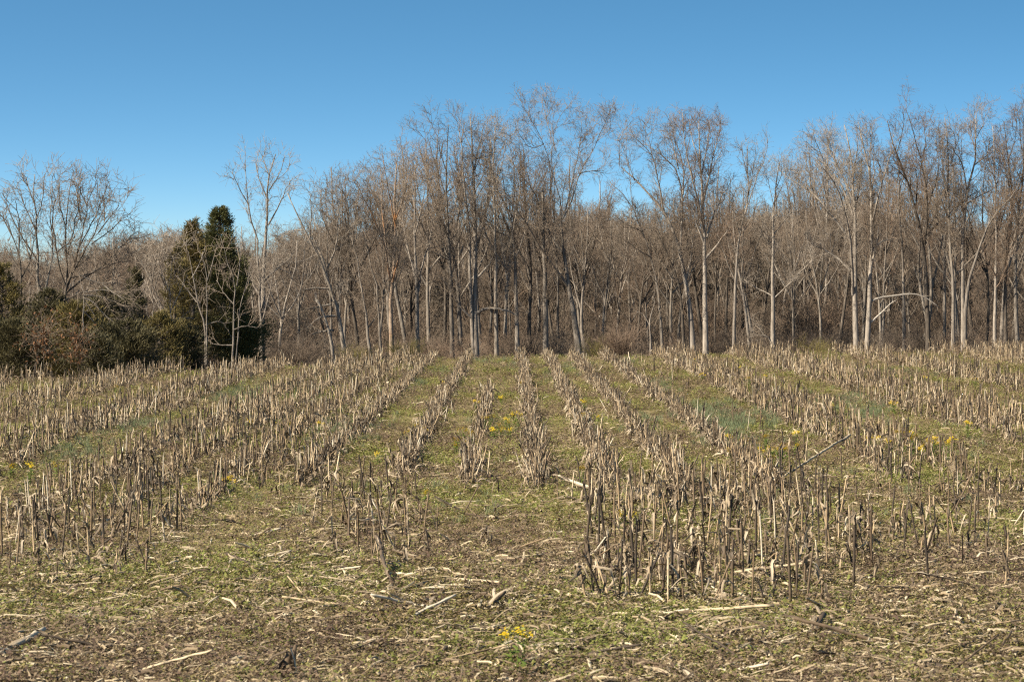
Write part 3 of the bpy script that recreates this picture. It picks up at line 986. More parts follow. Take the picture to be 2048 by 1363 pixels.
G_SECOND = 'bare trees filling in close behind the front trees'
SECOND = [
    (655, 440, 'slim bare tree behind the pale leaning tree'), (690, 400, 'bare tree behind the dark limbed tree left of the rusty trunk'),
    (722, 372, 'slim bare tree behind the thin grey leaning tree'), (752, 352, 'bare tree just left of the rusty trunk, behind it'),
    (806, 320, 'bare tree just right of the rusty trunk, behind it'), (822, 300, 'slim bare tree close behind the one with the black limb'),
    (862, 290, 'bare tree between the black-limbed tree and the left-sweeping crown'), (882, 285, 'slim bare tree behind the left-sweeping crown'),
    (922, 280, 'bare tree behind the left stem of the two-stemmed tree'), (966, 275, 'bare tree between the two-stemmed tree and the straight pale slim tree'),
    (1012, 300, 'slim bare tree between the straight pale slim tree and the curving tree'), (1058, 300, 'bare tree between the curving tree and the snapped trunk'),
    (1118, 330, 'bare tree seen through the tallest oak'), (1178, 420, 'brownish bare tree right of the tallest oak, its top at the sky gap'),
    (1206, 440, 'shorter brownish bare tree in the sky gap'), (1345, 400, 'bare tree seen through the large leaning tree'),
    (1436, 400, 'bare tree right behind the pale straight tree'), (1500, 420, 'slim bare tree behind the forked tree'),
    (1590, 440, 'bare tree behind the right-hand branches of the lone slender tree'), (1640, 420, 'bare tree under the fanning limbs of the pale pair'),
    (1675, 390, 'bare tree directly left of the pale pair'), (1762, 330, 'bare tree directly right of the pale pair'),
    (1832, 320, 'bare tree behind the broad dark crown'), (1870, 330, 'slim bare tree right of the broad dark crown, behind it'),
    (1916, 330, 'bare tree between the straight pale trunk and the wide Y tree'), (1968, 330, 'bare tree behind the right arm of the wide Y'),
    (2002, 320, 'bare tree behind the dark tree close to the right edge'), (600, 470, 'small bare tree between the tall slender tree and the pale leaning one'),
    (560, 480, 'small bare tree directly right of the tall slender tree'), (1272, 450, 'bare tree above the orange brush, in the sky gap'),
    (1300, 430, 'bare tree behind the crooked kinked trunk'),
]
r2 = np.random.default_rng(5)
for k, (px, top, lab) in enumerate(SECOND):
    place_tree(px, treeD(px) + r2.uniform(8, 18), top, lab, G_SECOND, k % 9, r2.uniform(0, 6.28))

# ------------------------------------------------------------------ deeper in the wood
SHORT = {1163: 'tallest oak', 1092: 'snapped trunk', 1036: 'curving middle tree', 994: 'straight pale slim tree', 955: 'two-stemmed tree', 905: 'left-sweeping tree',
         837: 'black-limbed tree', 785: 'rusty orange trunk', 745: 'dark limbed bending tree', 698: 'pale leaning tree', 525: 'tall slender tree', 600: 'broken snag', 440: 'cedars',
         305: 'small gap tree', 200: 'drooping pale branches', 129: 'round-crowned tree', 79: 'white-trunked tree', 20: 'far left slim tree', 1412: 'pale straight tree', 1388: 'large leaning tree',
         1327: 'grey leaning tree', 1303: 'crooked kinked trunk', 1240: 'orange brown bush', 1467: 'forked tree', 1546: 'lone pale slender tree', 1630: 'dull green bush', 1715: 'pale pair',
         1808: 'bleached limb', 1857: 'broad dark crowned tree', 1907: 'straight pale trunk', 1950: 'wide Y tree', 1989: 'slim straight pale tree', 2036: 'rightmost tree'}
G_DEEP = 'slim trunks standing deeper in the wood'
r3 = np.random.default_rng(8)


def deep_top(px):
    return float(np.interp(px, [0, 200, 330, 450, 600, 700, 1000, 1150, 1200, 1260, 1330, 1480, 1560, 1680, 1780, 2048],
                           [520, 510, 505, 520, 480, 475, 480, 450, 440, 480, 470, 450, 430, 440, 470, 480]))


for k in range(220):
    px = -30 + (k + r3.uniform(0, 1)) / 220 * 2110
    if px < 300 and k % 2:
        continue
    D = treeD(px) + r3.uniform(20, 75)
    tall = px > 620 and not 1170 < px < 1300 and r3.random() < .42
    top = deep_top(px) + (r3.uniform(-150, -20) if tall else r3.uniform(-50, 60))
    kk = int(r3.integers(0, 9))
    nx_ = min(SHORT, key=lambda q: abs(q - px))
    place_tree(px, D, top, 'slim %s trunk deep in the wood, seen %s of the %s' % (('grey', 'pale', 'dark', 'brown-twigged', 'grey brown')[kk % 5], ('left' if px < nx_ else 'right'), SHORT[nx_]), G_DEEP, kk, r3.uniform(0, 6.28))

# far wood that reads as one brown mass
fp = []
for k in range(6):
    H = 12.0
    S, L = auto_form(rp, H, 1.8, .09, (.25, .5), 8)
    tm, cm = bare_tree(rp, S, L, 1.2, 1.0, .12, 1.5, .9)
    a = MB()
    a.v, a.f, a.m, a.n = tm.v[:], tm.f[:], tm.m[:], tm.n
    for v, f in zip(cm.v, [x for x in cm.f]):
        pass
    off = tm.n
    a.v += cm.v
    a.f += [x + off for x in cm.f]
    a.m += [x + 1 for x in cm.m]
    a.n += cm.n
    fp.append(bpy.data.objects.new('distant_tree', a.mesh('distant_tree', [BARK_PALE if k % 2 else BARK, [TWIG, TWIG, TWIG_PALE][k % 3]])))
pts, rot, scl, idx = [], [], [], []
for k in range(620):
    px = r3.uniform(-140, 2190)
    D = treeD(px) + r3.uniform(60, 150)
    p = at(px, 700, D)
    z = float(terrain(p[0], D))
    top = deep_top(px) + r3.uniform(-25, 75) + 30 * math.sin(px * .021) * math.sin(px * .0077 + 1)
    s = (at(px, top, D)[2] - z) / 12.0
    pts.append((p[0], D, z))
    rot.append((0, 0, r3.uniform(0, 6.28)))
    scl.append((1.0 * max(s, .8), 1.0 * max(s, .8), s))
    idx.append(int(r3.integers(0, 6)))
o = scatter('distant_woods', pts, rot, scl, idx, fp)
tag(o, 'brown leafless wood receding behind the front trees', 'woods')


# ------------------------------------------------------------------ understory brush
def brush_mb(rng, H, n, spread, thick=1.0):
    P, Rr = [], []
    for k in range(n):
        az = rng.uniform(0, 6.28)
        l = rng.uniform(.3, 1) * spread
        h = H * rng.uniform(.55, 1)
        b = np.array([rng.normal(0, .15), rng.normal(0, .15), -.1])
        e = b + np.array([math.cos(az) * l, math.sin(az) * l, h])
        m = b + np.array([math.cos(az) * l * .35, math.sin(az) * l * .35, h * .6]) + rng.normal(0, .08, 3)
        p, _ = resample([b, m, e], 7)
        P.append(p)
        Rr.append(np.linspace(.018, .006, 7) * rng.uniform(.7, 1.3) * thick)
    P, Rr = np.array(P), np.array(Rr)
    a = MB()
    a.tubes(P, Rr, 4)
    A, Ra, La = spawn(rng, P, Rr, np.full(n, 7), .15, 1, .4 * H / 2, 1.0 * H / 2, (20, 60), 4, .06, .16, .6, .006 * thick, .012)
    a.tubes(A, Ra, 3)
    B, Rb, Lb = spawn(rng, A, Ra, np.full(len(A), 4), .2, 1, .2, .5, (20, 65), 3, .04, .2, .7, .0045 * thick, .012)
    a.tubes(B, Rb, 3)
    return a


bp_ = []
rb = np.random.default_rng(14)
for k in range(6):
    bp_.append(bpy.data.objects.new('brush', brush_mb(rb, 2.6, 16, 1.3, 1.2).mesh('brush', [[TWIG_DARK, TWIG, TWIG_BROWN][k % 3]])))
pts, rot, scl, idx = [], [], [], []
for k in range(1000):
    px = rb.uniform(330, 2170)
    D = treeD(px) + rb.uniform(1, 55)
    p = at(px, 700, D)
    pts.append((p[0], D, float(terrain(p[0], D))))
    rot.append((0, 0, rb.uniform(0, 6.28)))
    s = rb.uniform(.35, 1.1) * (1 if px > 560 else .9)
    scl.append((s * 1.2, s * 1.2, s * 1.15))
    idx.append(int(rb.integers(0, 6)))
for k in range(1300):
    px = rb.uniform(330, 2170)
    D = treeD(px) + rb.uniform(25, 130)
    p = at(px, 700, D)
    pts.append((p[0], D, float(terrain(p[0], D))))
    rot.append((0, 0, rb.uniform(0, 6.28)))
    s = rb.uniform(1.0, 2.6)
    scl.append((s * .9, s * .9, s))
    idx.append(int(rb.integers(0, 6)))
o = scatter('undergrowth', pts, rot, scl, idx, bp_)
tag(o, 'tangled brown brush under the trees at the wood edge', 'undergrowth')


def bush(px, py, D, H, spread, mat, label, n=26, thick=1.1, seed=1):
    rg = np.random.default_rng(seed)
    p = at(px, py, D)
    o = brush_mb(rg, H, n, spread, thick).build('bush', mat, None, (p[0], D, float(terrain(p[0], D))))
    tag(o, label, 'bush', 'twiggy bushes along the wood edge')
    return o


bush(1240, 700, 160, 3.1, 1.8, TWIG_BROWN, 'orange brown bush in the gap right of the tallest oak', 70, 1.4, 3)
bush(1205, 700, 161, 2.2, 1.2, TWIG_OLIVE, 'small olive bush left of the orange brown bush', 40, 1.3, 13)
bush(715, 705, 150, 2.0, 1.4, TWIG_OLIVE, 'olive bush left of the rusty trunk', 40, 1.1, 4)
bush(812, 705, 156, 2.3, 1.5, TWIG_OLIVE, 'olive bush between the rusty trunk and the black-limbed tree', 44, 1.15, 5)
bush(870, 705, 158, 2.4, 1.6, TWIG_BROWN, 'low brown bush left of the two-stemmed tree', 50, 1.3, 6)
bush(1630, 700, 170, 2.2, 1.7, TWIG_OLIVE, 'dull green bush left of the pale pair', 34, 1.1, 7)
bush(590, 718, 128, 2.6, 1.8, TWIG_DARK, 'grey brown bush left of the broken snag', 60, 1.2, 8)
bush(330, 725, 106, 2.0, 1.4, TWIG_DARK, 'dark bush at the foot of the olive cedar', 60, 1.2, 9)
bush(385, 722, 108, 1.7, 1.1, TWIG_BROWN, 'brown bush in front of the cedars', 50, 1.2, 10)
bush(215, 732, 97, 1.9, 1.3, TWIG_BROWN, 'brown bush under the drooping pale branches', 60, 1.2, 11)
bush(270, 730, 100, 2.0, 1.3, TWIG_DARK, 'dark twiggy bush left of the small bare tree', 60, 1.2, 12)


# ------------------------------------------------------------------ evergreens
def evergreen(rng, prof, H, nb, per, leafw, leafl, tilt=.25):
    """crown of sprays carried on branches; prof(t) = half width at height fraction t"""
    V = []
    F = []
    tubes_p, tubes_r = [], []
    nv = 0
    for k in range(nb):
        t = rng.uniform(.02, .99) ** 1.05
        h = t * H
        w = prof(t) * rng.uniform(.6, 1.2)
        az = rng.uniform(0, 2 * np.pi)
        dirv = np.array([math.cos(az), math.sin(az), tilt + rng.normal(0, .12)])
        a = np.array([0, 0, h - w * tilt * .5])
        e = a + dirv * w
        tubes_p.append(np.linspace(a, e, 4) + rng.normal(0, .02, (4, 3)))
        tubes_r.append(np.linspace(.022, .006, 4))
        n = max(int(per * (0.35 + w)), 5)
        s = rng.uniform(.25, 1.03, n) ** .7
        c = a + dirv * (w * s)[:, None] + rng.normal(0, 1, (n, 3)) * (.035 + .075 * w)
        d = dirv * .6 + rng.normal(0, .36, (n, 3)) + np.array([0, 0, .5])
        d /= np.linalg.norm(d, axis=1, keepdims=True)
        sd = np.cross(d, rng.normal(size=(n, 3)))
        sd /= np.linalg.norm(sd, axis=1, keepdims=True)
        ll = leafl * rng.uniform(.6, 1.3, n)[:, None]
        ww = leafw * rng.uniform(.6, 1.3, n)[:, None]
        nn = np.cross(d, sd)
        q = np.stack([c - sd * ww * .3, c + d * ll * .5 + sd * ww + nn * ww * .4, c + d * ll, c + d * ll * .5 - sd * ww + nn * ww * .4], 1)
        V.append(q.reshape(-1, 3))
        F.append(np.arange(4 * n).reshape(n, 4) + nv)
        nv += 4 * n
    cm = MB()
    cm.add(np.concatenate(V), np.concatenate(F))
    tm = MB()
    tr = np.array([[0, 0, -.3], [0, 0, H * .5], [0, 0, H * .97]])
    p, _ = resample(tr, 8)
    tm.tubes(p[None], np.linspace(.022 * H, .01, 8)[None], 7)
    tm.tubes(np.array(tubes_p), np.array(tubes_r), 4)
    return tm, cm


def put_evergreen(px, top, halfpx, D, mat, label, seed, prof='cone', nb=220, per=42, name='cedar_tree', cat='tree', lw=.017, lsize=.19, group=None):
    rg = np.random.default_rng(seed)
    p = at(px, 700, D)
    z = float(terrain(p[0], D))
    H = at(px, top, D)[2] - z
    w = halfpx / FPX * D
    lump = rg.uniform(0, 6.28, 4)

    def pf(t):
        if prof == 'cone':
            b = (1 - t) ** .64 * (0.85 + .15 * min(1, t * 6))
        elif prof == 'irregular':
            b = (1 - t) ** .55
        else:
            b = math.sqrt(max(1 - (2 * t - .8) ** 2 * .75, 0.03)) if t < .9 else .5 * (1 - t) * 8
            b = min(b, 1)
        return w * b * (1 + .16 * math.sin(t * 17 + lump[0]) + .1 * math.sin(t * 31 + lump[1])) + .03
    tm, cm = evergreen(rg, pf, H, nb, per, lw, lsize)
    o = link(name, None, None, (p[0], D, z))
    tag(o, label, cat, group)
    tm.build('trunk', BARK_DARK, o)
    cm.build('crown', mat, o, smooth=False)
    return o


GE = 'evergreens at the left end of the wood'
put_evergreen(440, 412, 92, 119, CEDAR_GREEN, 'pointed dark green cedar, taller of the two cedars', 1, 'cone', 420, 85, group=GE)
put_evergreen(386, 438, 70, 116, CEDAR_OLIVE, 'olive brown cedar with a ragged top beside the dark green cedar', 2, 'irregular', 340, 85, group=GE)
put_evergreen(350, 490, 50, 114, CEDAR_OLIVE, 'lower olive evergreen at the left side of the olive brown cedar', 3, 'irregular', 150, 50, group=GE)
put_evergreen(482, 520, 45, 121, CEDAR_GREEN, 'dark low evergreen behind the crooked pale sapling', 4, 'cone', 170, 50, group=GE)
put_evergreen(268, 535, 42, 104, SHRUB_DARK, 'dark cone-shaped evergreen right of the drooping pale branches', 5, 'cone', 190, 55, group=GE)
put_evergreen(4, 530, 85, 99, CEDAR_OLIVE, 'large olive evergreen cut by the left picture edge', 6, 'irregular', 260, 60, group=GE)
put_evergreen(100, 580, 62, 98, SHRUB_DARK, 'dark evergreen in front of the white-trunked tree', 7, 'round', 200, 60, group=GE)
put_evergreen(150, 605, 66, 96, CEDAR_OLIVE, 'brownish olive evergreen shrub under the round-crowned tree', 8, 'round', 220, 60, 'evergreen_shrub', 'shrub', group=GE)
put_evergreen(212, 580, 62, 99, SHRUB_DARK, 'dark evergreen shrub behind the drooping pale branches', 9, 'round', 220, 60, 'evergreen_shrub', 'shrub', group=GE)
put_evergreen(30, 640, 75, 92, SHRUB_DARK, 'low dark evergreen shrub at the far left by the field', 10, 'round', 180, 60, 'evergreen_shrub', 'shrub', group=GE)
put_evergreen(255, 640, 62, 95, SHRUB_DARK, 'low dark evergreen shrub below the cone-shaped evergreen', 11, 'round', 170, 60, 'evergreen_shrub', 'shrub', group=GE)
put_evergreen(322, 625, 48, 103, CEDAR_OLIVE, 'low olive evergreen shrub left of the cedars', 12, 'round', 140, 55, 'evergreen_shrub', 'shrub', group=GE)
put_evergreen(372, 655, 40, 105, SHRUB_DARK, 'low dark evergreen shrub at the foot of the olive brown cedar', 14, 'round', 110, 55, 'evergreen_shrub', 'shrub', group=GE)
put_evergreen(185, 668, 55, 91, SHRUB_DARK, 'lowest dark shrub right of the dead orange brown leaves', 15, 'round', 120, 55, 'evergreen_shrub', 'shrub', group=GE)

# brown-leaved beech saplings at the left
for px, py, top, hw, D, sd, lab in ((84, 735, 655, 26, 88, 1, 'small tree with dead orange brown leaves in front of the dark evergreens'),
                                    (160, 735, 668, 18, 88, 2, 'smaller clump of dead orange brown leaves right of the first')):
    rg = np.random.default_rng(sd)
    p = at(px, py, D)
    z = float(terrain(p[0], D))
    H = at(px, top, D)[2] - z
    o = link('sapling', None, None, (p[0], D, z))
    tag(o, lab, 'small tree', 'saplings still holding dead leaves')
    S, L = auto_form(rg, H, hw / FPX * D * .55, .02, (.2, .5), 6)
    tm, cm = bare_tree(rg, S, L, 1.4, .6, .03, .8, .16)
    tm.build('trunk', BARK_DARK, o)
    a = MB()
    n = 300
    src = np.concatenate(cm.v)
    src = src[src[:, 2] > H * .35]
    c = src[rg.integers(0, len(src), n)] + rg.normal(0, .05, (n, 3))
    d = rg.normal(size=(n, 3)) + np.array([0, 0, -.5])
    d /= np.linalg.norm(d, axis=1, keepdims=True)
    sdv = np.cross(d, rg.normal(size=(n, 3)))
    sdv /= np.linalg.norm(sdv, axis=1, keepdims=True)
    q = np.stack([c, c + d * .06 + sdv * .035, c + d * .13, c + d * .06 - sdv * .035], 1)
    a.add(q.reshape(-1, 3), np.arange(4 * n).reshape(n, 4))
    a.build('leaves', BEECH_LEAF, o, smooth=False)
    cm.build('crown', TWIG_DARK, o)


# ------------------------------------------------------------------ corn stubble
def stalk_parts(rng, kind):
    """returns stem mb, list of husk mbs; local, standing at z=0"""
    h = dict(upright=rng.uniform(.34, .56), leaning=rng.uniform(.32, .5), broken=rng.uniform(.26, .42), stub=rng.uniform(.12, .24))[kind]
    r = rng.uniform(.0070, .0100)
    lean = dict(upright=.05, leaning=.38, broken=.10, stub=.18)[kind] * rng.uniform(.5, 1.5)
    az = rng.uniform(0, 6.28)
    dv = np.array([math.cos(az) * lean, math.sin(az) * lean, 1.0])
    dv /= np.linalg.norm(dv)
    n_nodes = max(int(h / .125), 1)
    zs = [-.03]
    rs = [r * 1.12]
    node_h = [h * (k + rng.uniform(.5, .8)) / (n_nodes + .2) for k in range(n_nodes)]
    for nh in node_h:
        zs += [nh - .014, nh, nh + .012]
        rs += [r * .97, r * 1.28, r * 1.0]
    zs.append(h)
    rs.append(r * .9)
    zs = np.array(zs)
    bend = rng.normal(0, .03, 2)
    P = dv[None] * zs[:, None]
    P[:, 0] += bend[0] * (zs / h) ** 2 * h
    P[:, 1] += bend[1] * (zs / h) ** 2 * h
    stem = MB()
    # oval, slightly irregular section
    stem.tubes(P[None], np.array(rs)[None], 6, 0)
    top = P[-1]
    # shredded top: splinters and pale pith
    for k in range(int(rng.integers(2, 5))):
        a = rng.uniform(0, 6.28)
        o = top + np.array([math.cos(a), math.sin(a), 0]) * r * .6
        e = o + dv * rng.uniform(.02, .07) + np.array([math.cos(a), math.sin(a), 0]) * rng.uniform(0, .025)
        stem.tubes(np.array([[o - dv * .01, (o + e) / 2, e]]), np.array([[r * .5, r * .35, .001]]), 3, 0)
    c = top + dv * .002
    ring = [c + np.array([math.cos(a), math.sin(a), 0]) * r * .85 for a in np.arange(6) / 6 * 6.283]
    stem.add(ring + [c + dv * .004], [[k, (k + 1) % 6, 6, 6] for k in range(6)], 1)
    if kind == 'broken':
        a = rng.uniform(0, 6.28)
        L = rng.uniform(.10, .30)
        d2 = np.array([math.cos(a), math.sin(a), rng.uniform(-1.6, -.35)])
        d2 /= np.linalg.norm(d2)
        pp = np.array([top - dv * .01, top + d2 * .04 + dv * .01, top + d2 * L * .5, top + d2 * L])
        stem.tubes(pp[None], np.array([[r * .8, r * .75, r * .85, r * .8]]), 6, 0, close=True)
    husks = []
    nh = dict(upright=int(rng.integers(0, 3)), leaning=int(rng.integers(1, 3)), broken=int(rng.integers(2, 5)), stub=int(rng.integers(2, 5)))[kind]
    for k in range(nh):
        m = MB()
        zb = node_h[int(rng.integers(0, len(node_h)))]
        t = zb / h
        b = dv * zb
        a = rng.uniform(0, 6.28)
        o = np.array([math.cos(a), math.sin(a), 0])
        L = rng.uniform(.10, .34)
        typ = rng.random()
        pts = [b + o * r * 1.05]
        if typ < .45:                         # sheath pressed to the stem, peeling at its top
            for q in (.25, .5, .75, 1):
                pts.append(b + o * (r * 1.15 + .035 * q ** 3) + dv * L * .55 * q)
            wd = np.array([.9, 1.1, 1.0, .8, .25]) * r * 1.25
        else:                                 # dry blade hanging down
            ho = rng.uniform(.3, .8)
            for q in (.2, .45, .7, 1):
                pts.append(b + o * (r + L * ho * math.sin(q * 1.7)) + np.array([0, 0, L * (.35 * q - 1.05 * q * q)]))
            wd = np.array([.012, .016, .014, .011, .003]) * rng.uniform(.7, 1.3)
        pts = np.array(pts)
        pts[:, 2] = np.maximum(pts[:, 2], .004)
        pts[1:] += rng.normal(0, .008, pts[1:].shape)
        side = np.cross(o, dv)
        tw = rng.normal(0, .5, (5, 3)) * np.linspace(0, 1, 5)[:, None]
        m.strip(pts, wd, side[None] + tw, .35, 0)
        # a frayed shred beside it
        pts2 = pts + rng.normal(0, .012, pts.shape) + o * .006
        pts2[:, 2] = np.maximum(pts2[:, 2], .004)
        m.strip(pts2[:4], wd[:4] * np.array([.4, .3, .25, .1]), side, .2, 0)
        husks.append(m)
    return stem, husks


rs_ = np.random.default_rng(77)
KINDS = ['upright'] * 9 + ['leaning'] * 5 + ['broken'] * 5 + ['stub'] * 3
TONES = ['tan', 'dark', 'pale']
TMAT = {'tan': STALK, 'dark': STALK_DARK, 'pale': STALK_PALE}
variants = []                  # (kind, tone, stem mesh, husk meshes, joined mesh object)
stub_protos = []
for k in range(34):
    kind = KINDS[k % len(KINDS)]
    tone = ('tan', 'tan', 'dark', 'tan', 'pale', 'tan', 'dark')[k % 7]
    stem, husks = stalk_parts(rs_, kind)
    sm = stem.mesh('corn_stalk', [TMAT[tone], PITH])
    hm = [h_.mesh('husk', [HUSK]) for h_ in husks]
    j = MB()
    j.v, j.f, j.m, j.n = stem.v[:], stem.f[:], stem.m[:], stem.n
    for h_ in husks:
        off = j.n
        j.v += h_.v
        j.f += [x + off for x in h_.f]
        j.m += [x + 2 for x in h_.m]
        j.n += h_.n
    jo = bpy.data.objects.new('stubble_stalk', j.mesh('stubble_stalk', [TMAT[tone], PITH, HUSK]))
    variants.append((kind, tone, sm, hm, jo))

by_kind = {}
for i, v in enumerate(variants):
    by_kind.setdefault((v[0], v[1]), []).append(i)
V_KIND = [v[0] for v in variants]
V_TONE = [v[1] for v in variants]


def pick(rng, pk, pt):
    """pick a variant by kind and tone probabilities"""
    for _ in range(20):
        kd = rng.choice(['upright', 'leaning', 'broken', 'stub'], p=pk)
        tn = rng.choice(TONES, p=pt)
        c = by_kind.get((kd, tn))
        if c:
            return int(c[int(rng.integers(0, len(c)))])
    return 0


ST = []                        # x, y, variant, scale, rotz, lean_x, lean_y


def put(rng, x, y, pk, pt, sc=1.0, lean=(0, 0)):
    ST.append((x, y, pick(rng, pk, pt), sc * rng.uniform(.82, 1.18), rng.uniform(0, 6.28), rng.normal(lean[0], .05), rng.normal(lean[1], .07)))


rr = np.random.default_rng(101)
PK, PT = [.64, .14, .13, .09], [.64, .31, .05]


def d_of(py):
    return CAM_H * FPX / (py - 570.0)


# slope of each row in the picture (its offset from the row under the camera over the camera height), near end py, fill
ROWS = []
for s in (-1.40, -1.74, -2.07):
    ROWS.append((s, 1035, 1.0))
for s in (-2.74, -3.06, -3.78, -4.12, -4.95, -5.3, -5.65, -6.0, -6.35):
    ROWS.append((s, 1150, 1.0))
ROWS += [(-1.04, 985, 1.0), (-.575, 960, 1.0), (-.215, 1000, .9), (.13, 985, 1.0), (.48, 985, 1.0), (.83, 985, 1.0), (1.27, 985, 1.0), (-1.24, 985, .22), (1.62, 960, .06)]
for s in (2.0, 2.32):
    ROWS.append((s, 965, 1.0))
for s in (3.12, 3.44, 3.76):
    ROWS.append((s, 960, 1.0))
for s in (4.76, 5.08):
    ROWS.append((s, 950, 1.0))
for s in (6.3, 6.62, 6.95, 7.28, 7.6, 7.95, 8.3, 8.7, 9.1, 9.5):
    ROWS.append((s, 950, 1.0))
C_SEG = ((790, 812), (826, 884), (915, 1000))
for s, pyn, fill in ROWS:
    x0 = s * CAM_H
    y = d_of(pyn) + rr.uniform(-.3, .3)
    gap_until = 0
    while True:
        y += rr.gamma(5, .0165) if abs(s) > 1.3 else rr.gamma(4, .0125)
        u = x0 / y
        if y > crest(u) + 3.0:
            break
        if abs(u) > .225:
            continue
        if y < gap_until:
            continue
        if rr.random() < .006:
            gap_until = y + rr.uniform(.3, 1.0)
        if rr.random() > fill:
            continue
        py = 570 + CAM_H * FPX / y
        if s == -.215 and not any(a <= py <= b for a, b in C_SEG):
            continue
        cen = abs(s) < 1.3
        sc = .73 if not cen else (.56 if y > 30 else .66)
        pk = PK if not cen else [.45, .32, .13, .10]
        pt = PT if s > 0 else [.56, .36, .08]
        if s == -1.24:
            sc, pk = .6, [.2, .2, .2, .4]
        lean = (0, 0) if not cen else (0, .12 * (-1 if s > .3 else 1))
        put(rr, x0 + rr.normal(0, .034 if cen else .05), y, pk, pt, sc, lean)
        if cen and rr.random() < .22:
            put(rr, x0 + rr.normal(0, .08), y, [.1, .3, .3, .3], [.5, .3, .2], .7, lean)

# cross rows of the headland: (x px range, y px range, spacing m, scale, fill)
HEAD = [((1150, 1640), 1200, .15, 1.12), ((1140, 1700), 1172, .20, 1.1), ((1135, 1760), 1146, .2, 1.08), ((1130, 1860), 1122, .22, 1.05), ((1150, 1800), 1100, .24, 1.02),
        ((1140, 1860), 1078, .22, 1.0), ((1150, 1880), 1058, .22, 1.0), ((1130, 1700), 1040, .2, 1.0), ((1140, 1660), 1022, .18, 1.0), ((1150, 1640), 1006, .17, 1.0),
        ((1160, 1640), 990, .17, 1.0),
        ((1640, 2060), 1168, .42, 1.05), ((1760, 2060), 1140, .42, 1.0), ((1800, 2060), 1112, .3, 1.0), ((1800, 2060), 1080, .34, 1.0), ((1840, 2060), 1050, .28, .95), ((1850, 2060), 1022, .25, .9), ((1700, 2060), 1000, .34, .9), ((1760, 2060), 985, .3, .9), ((1880, 2060), 965, .24, .9), ((1620, 1800), 972, .3, .9),
        ((640, 880), 1140, .40, .95), ((600, 870), 1112, .32, .95), ((610, 880), 1085, .3, .95), ((595, 850), 1058, .22, .95), ((600, 850), 1034, .2, .95), ((610, 840), 1010, .18, .95), ((625, 840), 988, .17, .95),
        ((-10, 310), 1166, .46, .92), ((-10, 300), 1140, .3, .95), ((-10, 300), 1116, .24, .98), ((-10, 330), 1092, .19, 1.0), ((-10, 370), 1070, .18, 1.0), ((-10, 400), 1048, .16, 1.0),
        ((430, 600), 1130, .9, .7), ((420, 620), 1060, .8, .7), ((450, 600), 1000, .8, .7), ((880, 1150), 1100, 1.2, .7), ((900, 1130), 1040, .9, .75), ((900, 1140), 1010, .7, .8)]
for (xa, xb), py, sp, sc in HEAD:
    y = d_of(py)
    xa, xb = (xa - 1024) / FPX * y, (xb - 1024) / FPX * y
    x = xa + rr.uniform(0, sp)
    while x < xb:
        front = py > 1090
        pk = [.54, .12, .22, .12] if sp < .4 else [.36, .16, .26, .22]
        pt = [.47, .50, .03] if front else [.59, .36, .05]
        put(rr, x, y + rr.normal(0, .10 if sp < .4 else .3), pk, pt, sc * .79)
        x += rr.gamma(5, sp * .47 / 5)

ST = np.array(ST)
ST = ST[(np.abs(ST[:, 0] / ST[:, 1]) < .225)]
order = np.argsort(ST[:, 1])
ST = ST[order]
inview = np.abs(ST[:, 0] / ST[:, 1]) < .2118
first = np.where(inview)[0][:300]
mask = np.zeros(len(ST), bool)
mask[first] = True
SZ = terrain(ST[:, 0], ST[:, 1])
ADJ = {'tan': 'tan', 'dark': 'dark weathered', 'pale': 'bleached pale'}
STATE = {'upright': 'upright {} corn stalk', 'leaning': 'leaning {} corn stalk', 'broken': 'snapped-over {} corn stalk', 'stub': 'short shredded {} corn stub'}


def zone_of(px, py):
    if px >= 1120 and px < 1660:
        side = 'wide right block\'s ' + ('left end' if px < 1250 else 'left half' if px < 1380 else 'right half' if px < 1520 else 'right end')
    elif px < 440:
        side = 'left block\'s ' + ('outer end' if px < 110 else 'middle' if px < 230 else 'inner end')
    else:
        side = 'bare middle strip' if px < 590 else ('middle block\'s ' + ('left part' if px < 740 else 'right part')) if px < 900 else 'open strip before the middle row' if px < 1120 else 'thin far right block'
    dep = 'front edge' if py > 1160 else 'second line' if py > 1130 else 'third line' if py > 1100 else 'fourth line' if py > 1075 else 'fifth line' if py > 1050 else 'inner lines'
    return side, dep


for i in np.where(mask)[0]:
    x, y, v, sc, rz, lx, ly = ST[i]
    kind, tone, sm, hm, jo = variants[int(v)]
    px, py = to_px(x, y, SZ[i])
    side, dep = zone_of(px, py)
    o = link('corn_stalk', sm, None, (x, y, SZ[i]))
    o.rotation_euler = (lx, ly, rz)
    o.scale = (sc, sc, sc)
    tag(o, '%s, %s, %s' % (STATE[kind].format(ADJ[tone]), side, dep), 'corn stalk', 'standing corn stalks, %s, %s' % (side, dep))
    for h_ in hm:
        link('husk', h_, o)

rest = ~mask
o = scatter('corn_stubble', np.stack([ST[rest, 0], ST[rest, 1], SZ[rest]], -1), np.stack([ST[rest, 5], ST[rest, 6], ST[rest, 4]], -1), ST[rest, 3],
            ST[rest, 2].astype(int), [v[4] for v in variants])
tag(o, 'rows of cut corn stubble running back to the wood', 'corn stubble')

# ------------------------------------------------------------------ fallen stalks
rf = np.random.default_rng(55)


